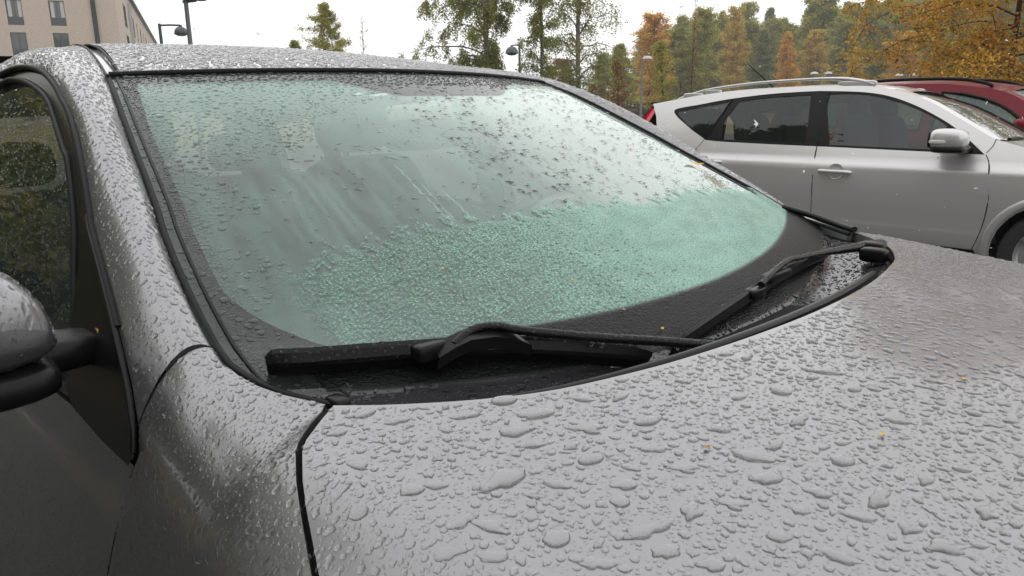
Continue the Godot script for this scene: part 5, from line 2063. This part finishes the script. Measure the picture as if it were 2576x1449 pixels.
# one bead of water, radius about 1, flat side down
func blob(sd: int, rough: float, long: float, segs: int, fat: float) -> Raw:
	var r := RandomNumberGenerator.new()
	r.seed = sd
	var am := []
	for k in range(2, 7):
		am.append([rough * r.randfn() / pow(k, 0.8), r.randf() * TAU])
	var rho := [0.0, 0.45, 0.72, 0.9, 1.0, 1.03] if segs > 12 else [0.0, 0.6, 0.9, 1.03]
	var o := Raw.new()
	var ring := []
	for q in segs:
		var a := TAU * q / segs
		var m := 1.0
		for k in 5:
			m += am[k][0] * cos((k + 2) * a + am[k][1])
		m = maxf(m, 0.35)
		ring.append(Vector2(cos(a) * m * long, sin(a) * m / long))
	var rows := []
	for j in rho.size():
		var u: float = rho[j]
		var y := fat * pow(maxf(1.0 - pow(u, 3.2 if segs > 12 else 2.4), 0.0), 0.6) if u < 1.0 else (0.0 if u == 1.0 else -0.12)
		for q in segs:
			o.v.append(Vector3(ring[q].x * minf(u, 1.0), y, ring[q].y * minf(u, 1.0)))
	o.n.resize(o.v.size())
	o.uv.resize(o.v.size())
	var acc := PackedVector3Array()
	acc.resize(o.v.size())
	var tris := []
	for j in rho.size() - 1:
		for q in segs:
			var a := j * segs + q
			var b := j * segs + (q + 1) % segs
			tris.append([a, b, b + segs])
			tris.append([a, b + segs, a + segs])
	for t in tris:
		var g: Vector3 = (o.v[t[1]] - o.v[t[0]]).cross(o.v[t[2]] - o.v[t[0]])
		if g.y < 0:
			g = -g
		for k in t:
			acc[k] += g
	for q in segs:
		acc[q] = Vector3.UP
	for k in o.v.size():
		o.n[k] = acc[k].normalized() if acc[k].length() > 1e-9 else Vector3.UP
	for t in tris:
		if o.v[t[0]].is_equal_approx(o.v[t[1]]):
			o.tri(t[0], t[2], t[1]) if t[2] != t[1] else null
			continue
		o.tri(t[0], t[1], t[2])
	return o


func in_view(p: Vector3, margin := 0.08) -> float:   # depth when inside the picture, else -1
	var q := cam_inv * p
	if q.z > -0.1:
		return -1.0
	var x := q.x / -q.z * cam_f / 2576.0
	var y := q.y / -q.z * cam_f / 1449.0
	return -q.z if absf(x) < 0.5 + margin and absf(y) < 0.5 + margin else -1.0


class Water:
	var raw := Raw.new()
	var spots := {}
	var cell := 0.02

	func vacant(p: Vector3, r: float, pack: float) -> bool:
		var k := Vector3i((p / cell).floor())
		for x in [-1, 0, 1]:
			for y in [-1, 0, 1]:
				for z in [-1, 0, 1]:
					for s in spots.get(k + Vector3i(x, y, z), []):
						if s[0].distance_to(p) < (s[1] + r) * pack:
							return false
		return true

	func keep(p: Vector3, r: float) -> void:
		var k := Vector3i((p / cell).floor())
		if not spots.has(k):
			spots[k] = []
		spots[k].append([p, r])

	func lay(b: Raw, t: Transform3D) -> void:
		var k := raw.v.size()
		raw.v.append_array(t * b.v)
		var nb := t.basis.inverse().transposed()
		var nn := Transform3D(nb, Vector3.ZERO) * b.n
		for j in nn.size():
			nn[j] = nn[j].normalized()
		raw.n.append_array(nn)
		var ii := b.i.duplicate()
		for j in ii.size():
			ii[j] += k
		raw.i.append_array(ii)

	func done() -> Raw:
		raw.uv.resize(raw.v.size())
		return raw


# random points of a sheet, even over its area
class Sampler:
	var r: Raw
	var cum := PackedFloat32Array()
	var total := 0.0

	func _init(raw: Raw) -> void:
		r = raw
		for j in range(0, r.i.size(), 3):
			total += (r.v[r.i[j + 1]] - r.v[r.i[j]]).cross(r.v[r.i[j + 2]] - r.v[r.i[j]]).length() * 0.5
			cum.append(total)

	func pick(g: RandomNumberGenerator) -> Array:
		var k := cum.bsearch(g.randf() * total)
		k = mini(k, cum.size() - 1) * 3
		var u := g.randf()
		var w := g.randf()
		if u + w > 1.0:
			u = 1.0 - u
			w = 1.0 - w
		var a := r.i[k]
		var b := r.i[k + 1]
		var c := r.i[k + 2]
		return [r.v[a] + (r.v[b] - r.v[a]) * u + (r.v[c] - r.v[a]) * w, (r.n[a] + (r.n[b] - r.n[a]) * u + (r.n[c] - r.n[a]) * w).normalized()]


# how a bead lies on a surface: y along the normal, x along `along` (or any way round)
func lie(p: Vector3, nn: Vector3, r: float, h: float, turn: float, along := Vector3.ZERO) -> Transform3D:
	var n := nn.normalized()
	var x := along - n * along.dot(n)
	if x.length() < 0.05:
		x = Vector3.RIGHT - n * n.x
	x = x.normalized().rotated(n, turn)
	return Transform3D(Basis(x * r, n * h, x.cross(n) * r), p)


# beads of random sizes over one sheet. sizes: [count tried, smallest, largest, power]
func beads(w: Water, src: Sampler, sizes: Array, pack: float, down: float, flat: float, keep_if: Variant, g: RandomNumberGenerator) -> void:
	for z in sizes:
		for k in int(z[0]):
			var q := src.pick(g)
			var p: Vector3 = q[0]
			var depth := in_view(p)
			if depth < 0:
				continue
			var n: Vector3 = q[1]
			if n.dot(CAM - p) < 0.0:
				continue
			var r := lerpf(z[1], z[2], pow(g.randf(), z[3]))
			if r * 758.0 / depth < 0.55:
				continue
			if keep_if != null and g.randf() > float(keep_if.call(p)):
				continue
			if not w.vacant(p, r, pack):
				continue
			w.keep(p, r)
			var big := r * 758.0 / depth > 3.0
			var b: Raw = blobs_big[g.randi() % blobs_big.size()] if big else blobs_small[g.randi() % blobs_small.size()]
			var steep := clampf(1.0 - n.y * n.y, 0, 1) * down
			var al := Vector3(0, -1, 0) if steep > 0.15 else Vector3.ZERO
			var turn := g.randfn(0, 0.35) if steep > 0.15 else g.randf() * TAU
			var t := lie(p, n, r, r * flat * g.randf_range(0.85, 1.15) * clampf(1.25 - r * 30.0, 0.6, 1.2), turn, al)
			if steep > 0.15:
				t.basis.x *= 1.0 + 0.25 * steep
				t.basis.z *= 1.0 - 0.15 * steep
			w.lay(b, t)


func build_drops() -> void:
	var cam: Camera3D = get_node("camera")
	cam_inv = cam.transform.affine_inverse()
	cam_f = 1906.4
	var g := RandomNumberGenerator.new()
	g.seed = 99
	for k in 22:
		blobs_big.append(blob(100 + k, 0.16 + 0.013 * k, 1.0 + 0.02 * (k % 11), 22, 0.62))
	for k in 8:
		blobs_small.append(blob(300 + k, 0.11, 1.0 + 0.05 * (k % 4), 9, 0.62))
	# bonnet: the largest beads one by one, the rest together
	var w := Water.new()
	w.cell = 0.034
	var hs := Sampler.new(hood_raw)
	var near_edge := func(p: Vector3) -> float: return 1.0 if p.x > hood_edge(p.z) + 0.008 and absf(p.z) < 0.95 else 0.0
	var spots := [[1270, 1207, 15], [1352, 1042, 13], [1962, 985, 12], [1892, 1150, 13], [1628, 1335, 13], [1738, 1287, 10], [2212, 1256, 10], [1232, 1325, 10], [1164, 1312, 9], [1676, 1388, 10], [2082, 936, 11], [1268, 1008, 12], [1172, 1046, 10], [1462, 1003, 9], [1298, 1086, 12], [1572, 1222, 10], [1486, 1156, 11], [1930, 1205, 10], [2120, 1160, 10], [2042, 858, 9], [920, 1042, 10], [1000, 1060, 8], [1036, 1233, 9], [1098, 1222, 8], [1340, 1118, 9], [1400, 1355, 10], [1560, 1262, 8], [1630, 1060, 10], [1478, 1080, 10], [1810, 1080, 9], [1720, 1180, 9], [2160, 1300, 9], [2290, 1330, 9], [2420, 1180, 8], [2480, 1290, 9], [2380, 1380, 10], [2110, 1400, 10], [1960, 1350, 9], [1840, 1270, 8], [2260, 1060, 8], [2010, 1060, 9], [900, 1170, 8], [850, 1090, 8], [1130, 1390, 8], [1240, 1400, 9], [1500, 1420, 9], [1790, 1420, 9], [685, 1042, 0], [2330, 1210, 8], [2060, 1240, 8], [1860, 1000, 8], [1560, 1000, 8], [1720, 960, 8], [1880, 900, 8], [2150, 980, 8], [2350, 960, 8], [2450, 1040, 8], [1400, 1220, 9], [1640, 1130, 8], [1950, 1120, 8]]
	var n_big := 0
	for q in spots:
		if q[2] == 0:
			continue
		var d := cam.transform.basis * Vector3((q[0] - 1288.0) / cam_f, -(q[1] - 724.5) / cam_f, -1.0)
		var t := 0.4
		while t < 3.0 and CAM.y + d.y * t > hood_y(CAM.x + d.x * t, CAM.z + d.z * t):
			t += 0.0015
		var p := CAM + d * t
		var e := 0.003
		var n := Vector3(hood_y(p.x - e, p.z) - hood_y(p.x + e, p.z), 2 * e, hood_y(p.x, p.z - e) - hood_y(p.x, p.z + e)).normalized()
		p.y = hood_y(p.x, p.z)
		if near_edge.call(p) < 0.5:
			continue
		single_drop(p, n, q[2] * 0.00105, g, w)
		n_big += 1
	var tries := 0
	while n_big < 150 and tries < 20000:
		tries += 1
		var q := hs.pick(g)
		if in_view(q[0], 0.0) < 0 or near_edge.call(q[0]) < 0.5 or q[1].y < 0.85:
			continue
		var r := g.randf_range(0.0045, 0.0072)
		if not w.vacant(q[0], r, 1.25):
			continue
		single_drop(q[0], q[1], r, g, w)
		n_big += 1
	label_drops()
	w.cell = 0.034
	beads(w, hs, [[5000, 0.005, 0.009, 1.4]], 1.05, 0.9, 0.36, func(p: Vector3) -> float: return float(near_edge.call(p)) * smoothstep(0.35, 0.0, p.z), g)
	beads(w, hs, [[10000, 0.003, 0.0052, 1.0], [24000, 0.0017, 0.0032, 1.0], [80000, 0.0006, 0.0017, 1.2]], 1.05, 0.9, 0.52, near_edge, g)
	tag(obj("water_drops", w.done(), M.melting_sleet), "small beads of rain covering the grey bonnet", "", "", "stuff")
	# wing, pillars, door, mirror
	var w2 := Water.new()
	w2.cell = 0.012
	beads(w2, Sampler.new(fender_raw), [[2600, 0.003, 0.005, 1.2], [14000, 0.0015, 0.0034, 1.2], [40000, 0.0007, 0.0016, 1.0]], 1.15, 1.0, 0.55, null, g)
	beads(w2, Sampler.new(pillar_raw), [[1500, 0.003, 0.0052, 1.2], [4500, 0.0016, 0.0034, 1.1], [9000, 0.0008, 0.0017, 1.0]], 1.15, 1.0, 0.55, null, g)
	beads(w2, Sampler.new(far_pillar_raw), [[2500, 0.003, 0.006, 1.2], [6000, 0.002, 0.004, 1.1]], 1.0, 1.0, 0.62, null, g)
	beads(w2, Sampler.new(door_raw), [[9000, 0.0012, 0.0028, 1.4], [6000, 0.0008, 0.0014, 1.0]], 1.4, 1.0, 0.55, null, g)
	beads(w2, Sampler.new(mirror_raw), [[500, 0.003, 0.006, 1.4], [2500, 0.001, 0.003, 1.2]], 1.3, 1.0, 0.6, null, g)
	tag(obj("water_drops", w2.done(), M.water), "beads of rain on the grey windscreen pillar, wing, door and mirror", "", "", "stuff")
	# roof
	var w3 := Water.new()
	w3.cell = 0.02
	beads(w3, Sampler.new(roof_raw), [[9000, 0.0045, 0.008, 1.2], [26000, 0.0025, 0.0045, 1.0]], 1.0, 0.5, 0.66, null, g)
	tag(obj("water_drops", w3.done(), M.water), "dense beads of rain on the grey roof", "", "", "stuff")
	# windscreen: dense where no wiper reaches, flecks elsewhere
	var w4 := Water.new()
	w4.cell = 0.02
	for k in 40000:
		var s := g.randf_range(-1.0, 0.985)
		var t := g.randf_range(0.004, 1.02)
		var p := screen(s, t)
		var depth := in_view(p)
		if depth < 0:
			continue
		var edge_s := lerpf(0.10, 0.86, smoothstep(0.0, 0.62, t + 0.05))
		var unswept := s > edge_s + 0.05 * sin(t * 31.0) or t < 0.075 + 0.02 * sin(s * 9.0)
		var line := sleet_line(s)
		var r: float
		var flat := 0.6
		var dark_band := s > 0.945
		if unswept and (t < line or s > 0.87):
			r = lerpf(0.0013, 0.0062 if not dark_band else 0.005, pow(g.randf(), 1.6))
			if t < 0.09:
				r = lerpf(0.0022, 0.0062, g.randf())
		elif t < line:
			if g.randf() > 0.02:
				continue
			r = lerpf(0.0012, 0.0045, pow(g.randf(), 1.5))
			flat = 0.4
		elif t > 0.965:
			r = lerpf(0.001, 0.004, pow(g.randf(), 1.5))
			if g.randf() > 0.5:
				continue
		else:
			if g.randf() > 0.03:
				continue
			r = lerpf(0.001, 0.003, g.randf())
		if r * 758.0 / depth < 0.6 or not w4.vacant(p, r, 1.2 if unswept else 1.6):
			continue
		w4.keep(p, r)
		var big := r * 758.0 / depth > 3.0
		var b: Raw = blobs_big[g.randi() % blobs_big.size()] if big else blobs_small[g.randi() % blobs_small.size()]
		var tr := lie(p, screen_n(s, t), r, r * flat, g.randfn(0, 0.4), Vector3(1, -0.4, 0) if unswept else Vector3(0.3, -0.2, -0.9))
		if not unswept:
			tr.basis.x *= g.randf_range(1.2, 2.6)
			tr.basis.z *= 0.8
		else:
			tr.basis.x *= 0.8
			tr.basis.z *= 1.15
		w4.lay(b, tr)
	# the printed border and the strip under the roof edge keep their beads
	for k in 14000:
		var on_top := k % 2 == 0
		var s := g.randf_range(-0.95, 0.97) if on_top else g.randf_range(0.925, 0.968)
		var t := g.randf_range(0.006, 0.078) if on_top else g.randf_range(0.01, 1.0)
		var p := screen(s, t)
		var depth := in_view(p)
		var r := lerpf(0.0022, 0.0068, pow(g.randf(), 1.3)) if on_top else lerpf(0.0012, 0.0056, pow(g.randf(), 1.6))
		if depth < 0 or not w4.vacant(p, r, 1.08):
			continue
		w4.keep(p, r)
		var tr := lie(p, screen_n(s, t), r, r * 0.6, g.randfn(0, 0.4), Vector3(0, 0, 1))
		tr.basis.x *= 1.25
		w4.lay(blobs_big[g.randi() % blobs_big.size()], tr)
	for q in flecks:
		var p := screen(q[0], q[1])
		var n := screen_n(q[0], q[1])
		var tr := lie(p, n, q[2] * 0.8, q[2] * 0.16, g.randfn(0, 0.2), Vector3(0.3, -0.2, 0.75))
		tr.basis.z *= q[3]
		w4.lay(blobs_big[q[4] % blobs_big.size()], tr)
	tag(obj("water_drops", w4.done(), M.water), "rain drops standing on the grey car's windscreen", "", "", "stuff")
	# cowl, wiper arms, side window
	var w5 := Water.new()
	w5.cell = 0.02
	var cs := Sampler.new(cowl_raw)
	beads(w5, cs, [[900, 0.004, 0.0075, 1.4], [6000, 0.0012, 0.0036, 1.2]], 1.15, 0.3, 0.55, func(p: Vector3) -> float: return 1.0 if p.x < hood_edge(p.z) - 0.006 else 0.0, g)
	for r in arm_raws:
		beads(w5, Sampler.new(r), [[500, 0.0016, 0.0032, 1.3], [900, 0.0008, 0.0016, 1.0]], 1.3, 0.2, 0.6, null, g)
	tag(obj("water_drops", w5.done(), M.water), "rain drops on the black cowl and wiper arms below the windscreen", "", "", "stuff")
	var w6 := Water.new()
	w6.cell = 0.01
	for k in 6000:
		var p2 := Vector2(g.randf_range(-1.45, -0.42), g.randf_range(0.99, 1.43))
		var top_y := along(DOOR_FRAME, p2.x).x - 0.03
		if p2.y > top_y or p2.x > -0.45 - 0.62 * (p2.y - 1.0):
			continue
		var p := Vector3(p2.x, p2.y, flank(p2.x, p2.y) - 0.0135)
		var depth := in_view(p)
		if depth < 0:
			continue
		var r := lerpf(0.0008, 0.0028, pow(g.randf(), 2.0))
		if r * 758.0 / depth < 0.5 or not w6.vacant(p, r, 1.2):
			continue
		w6.keep(p, r)
		w6.lay(blobs_small[g.randi() % 8], lie(p, Vector3(0, 0.35, 0.93), r, r * 0.55, g.randfn(0, 0.3), Vector3.DOWN))
	tag(obj("water_drops", w6.done(), M.water), "fine rain drops on the grey car's side window", "", "", "stuff")


func single_drop(p: Vector3, n: Vector3, r: float, g: RandomNumberGenerator, w: Water) -> void:
	w.keep(p, r)
	if drop_meshes.is_empty():
		for b in blobs_big:
			drop_meshes.append(b.mesh(M.melting_sleet))
	var o := MeshInstance3D.new()
	o.mesh = drop_meshes[g.randi() % drop_meshes.size()]
	o.name = numbered("raindrop")
	add_child(o)
	var t := lie(p, n, r, r * clampf(0.54 - r * 14.0, 0.34, 0.48), g.randf_range(-0.7, 0.7), Vector3(0.55, 0, -0.83))
	t.basis.x *= g.randf_range(1.0, 1.45)
	t.basis.z *= g.randf_range(0.75, 1.05)
	o.transform = t
	singles.append(o)


var drop_meshes: Array[ArrayMesh] = []
var singles: Array[MeshInstance3D] = []
const ORDER := ["first", "second", "third", "fourth", "fifth", "sixth", "seventh", "eighth", "ninth", "tenth", "eleventh", "twelfth", "thirteenth", "fourteenth", "fifteenth", "sixteenth", "seventeenth", "eighteenth", "nineteenth", "twentieth", "twenty first", "twenty second", "twenty third", "twenty fourth", "twenty fifth", "twenty sixth", "twenty seventh", "twenty eighth", "twenty ninth", "thirtieth", "thirty first", "thirty second", "thirty third", "thirty fourth", "thirty fifth", "thirty sixth", "thirty seventh", "thirty eighth", "thirty ninth", "fortieth"]


# a place name for every large raindrop: where on the bonnet, and the how-manieth from the left there
func label_drops() -> void:
	var zones := {}
	for o in singles:
		var q := cam_inv * o.position
		var u := 0.5 + q.x / -q.z * cam_f / 2576.0
		var v := 0.5 - q.y / -q.z * cam_f / 1449.0
		var from_edge := o.position.x - hood_edge(o.position.z)
		var zone := ""
		if from_edge < 0.045:
			zone = "close to the black cowl edge"
		elif o.position.z < -0.25:
			zone = "on the far side by the silver car"
		else:
			zone = ["in the top band", "in the upper middle band", "in the lower middle band", "just above the bottom edge", "at the bottom edge"][clampi(int((v - 0.58) / 0.09), 0, 4)]
			if u > 0.78:
				zone += ", right part"
		if not zones.has(zone):
			zones[zone] = []
		zones[zone].append([u, o])
	for zone: String in zones:
		var a: Array = zones[zone]
		a.sort_custom(func(p: Array, q: Array) -> bool: return p[0] < q[0])
		for k in a.size():
			var o: MeshInstance3D = a[k][1]
			var wide := o.basis.x.length() / o.basis.z.length()
			var shape := "long" if wide > 1.5 else ("oval" if wide > 1.2 else "round")
			tag(o, "%s bonnet raindrop %s, %s from left" % [shape, zone, ORDER[mini(k, 39)]], "raindrop", "large raindrops on the bonnet")


# ---------------------------------------------------------------- leaves, hanging drops, falling sleet

func leaf_shape(l: float, wdt: float, curl: float) -> Raw:
	var rows := []
	for k in 8:
		var u := k / 7.0
		var hw := wdt * sin(PI * pow(u, 0.8)) * 0.5 + 0.0004
		rows.append([Vector3((u - 0.5) * l, curl * pow(u - 0.5, 2) * l + 0.0006, -hw), Vector3((u - 0.5) * l, curl * pow(u - 0.5, 2) * l - 0.0004 + 0.0006, 0), Vector3((u - 0.5) * l, curl * pow(u - 0.5, 2) * l + 0.0006, hw)])
	return grid(rows, Vector3.UP)


func build_small_things() -> void:
	var place := func(p: Vector3, n: Vector3, turn: float, l: float, wd: float, m: Material, label: String) -> void:
		var o := obj("fallen_leaf", leaf_shape(l, wd, 0.6), m)
		var t := lie(p + n * 0.002, n, 1, 1, turn, Vector3(0, 0, -1))
		o.transform = t
		tag(o, label, "leaf")
	place.call(on_screen(-0.883, 0.616, 0.003), screen_n(-0.883, 0.616), -0.45, 0.055, 0.02, M.leaf_yellow, "narrow yellow leaf stuck near the windscreen's far edge")
	place.call(on_screen(0.561, 0.787, 0.004), screen_n(0.56, 0.79), 0.4, 0.006, 0.004, M.leaf_yellow, "tiny yellow seed on the sleet in the left half of the windscreen")
	place.call(on_screen(0.316, 0.855, 0.004), screen_n(0.3, 0.85), 1.4, 0.006, 0.004, M.leaf_yellow, "tiny yellow seed on the sleet above the near wiper's arm")
	place.call(on_screen(0.279, 0.943, 0.004), screen_n(0.28, 0.94), 0.8, 0.007, 0.005, M.leaf_brown, "brown seed on the black border between the two wipers")
	place.call(on_screen(0.244, 1.0, 0.004), screen_n(0.24, 1.0), 0.2, 0.008, 0.004, M.leaf_yellow, "yellow seed close to the far wiper blade's lower tip")
	place.call(on_screen(0.019, 0.992, 0.004), screen_n(0.02, 0.99), 0.2, 0.009, 0.004, M.leaf_yellow, "yellow seed lying along the middle of the far wiper blade")
	for q in [[0.44, 0.37, "small brown leaf scrap on the bonnet in the lower right"], [0.33, 0.52, "tiny rust coloured scrap among the raindrops in the middle of the bonnet"], [0.46, 0.16, "small leaf scrap far right on the bonnet"]]:
		place.call(hood(Vector2(q[0], q[1])), Vector3.UP, q[0] * 9.0, 0.008, 0.0045, M.leaf_yellow if q[0] > 0.4 else M.leaf_brown, q[2])
	place.call(side_at(Vector2(-0.342, 1.092)) + Vector3(0, 0, 0.006), Vector3(0, 0.3, 0.95), 1.2, 0.012, 0.004, M.leaf_yellow, "little yellow seed stuck on the black mirror triangle")
	# drops hanging under the near wiper's arm
	var hang := [[0.030, 1.070, 0.44], [0.052, 1.061, 0.405], [0.071, 1.053, 0.372], [0.078, 1.050, 0.36], [0.115, 1.038, 0.292], [0.135, 1.031, 0.262]]
	for k in hang.size():
		var q: Array = hang[k]
		var pr := [[0.0001, 0.004], [0.0022, 0.002], [0.0034, -0.001], [0.0028, -0.004], [0.0001, -0.0055]]
		var o := obj("hanging_drop", lathe(pr, 12), M.water)
		o.position = Vector3(q[0], q[1], q[2])
		o.scale = Vector3.ONE * [0.7, 0.8, 1.25, 1.3, 0.6, 0.6][k]
		tag(o, ["clear drop hanging under the wiper bridge, first from the left", "clear drop hanging under the wiper arm, second from the left", "big clear drop hanging under the wiper arm, left one of the close pair", "big clear drop hanging under the wiper arm, right one of the close pair", "tiny drop hanging under the wiper arm, left one near the bonnet", "tiny drop hanging under the wiper arm, nearest to the bonnet"][k], "water drop")
	# wet snow in the air
	var r := RandomNumberGenerator.new()
	r.seed = 8
	var fl := Raw.new()
	var flake := block(Vector3.ONE, Vector3.ZERO, 1.0, null, 3)
	var cam: Camera3D = get_node("camera")
	for k in 420:
		var depth := r.randf_range(1.6, 9.0)
		var p := cam.transform * Vector3(r.randf_range(-0.68, 0.68) * depth, r.randf_range(-0.1, 0.38) * depth, -depth)
		if p.y < 0.4:
			continue
		var s := r.randf_range(0.0025, 0.006)
		fl.append(flake, Transform3D(Basis.from_euler(Vector3(r.randf() * 6, r.randf() * 6, r.randf() * 6)) * Basis.from_scale(Vector3(s, s * r.randf_range(1.2, 2.8), s * 0.7)), p))
	tag(obj("falling_sleet", fl, M.snow), "flakes of wet snow falling between the cars", "", "", "stuff")
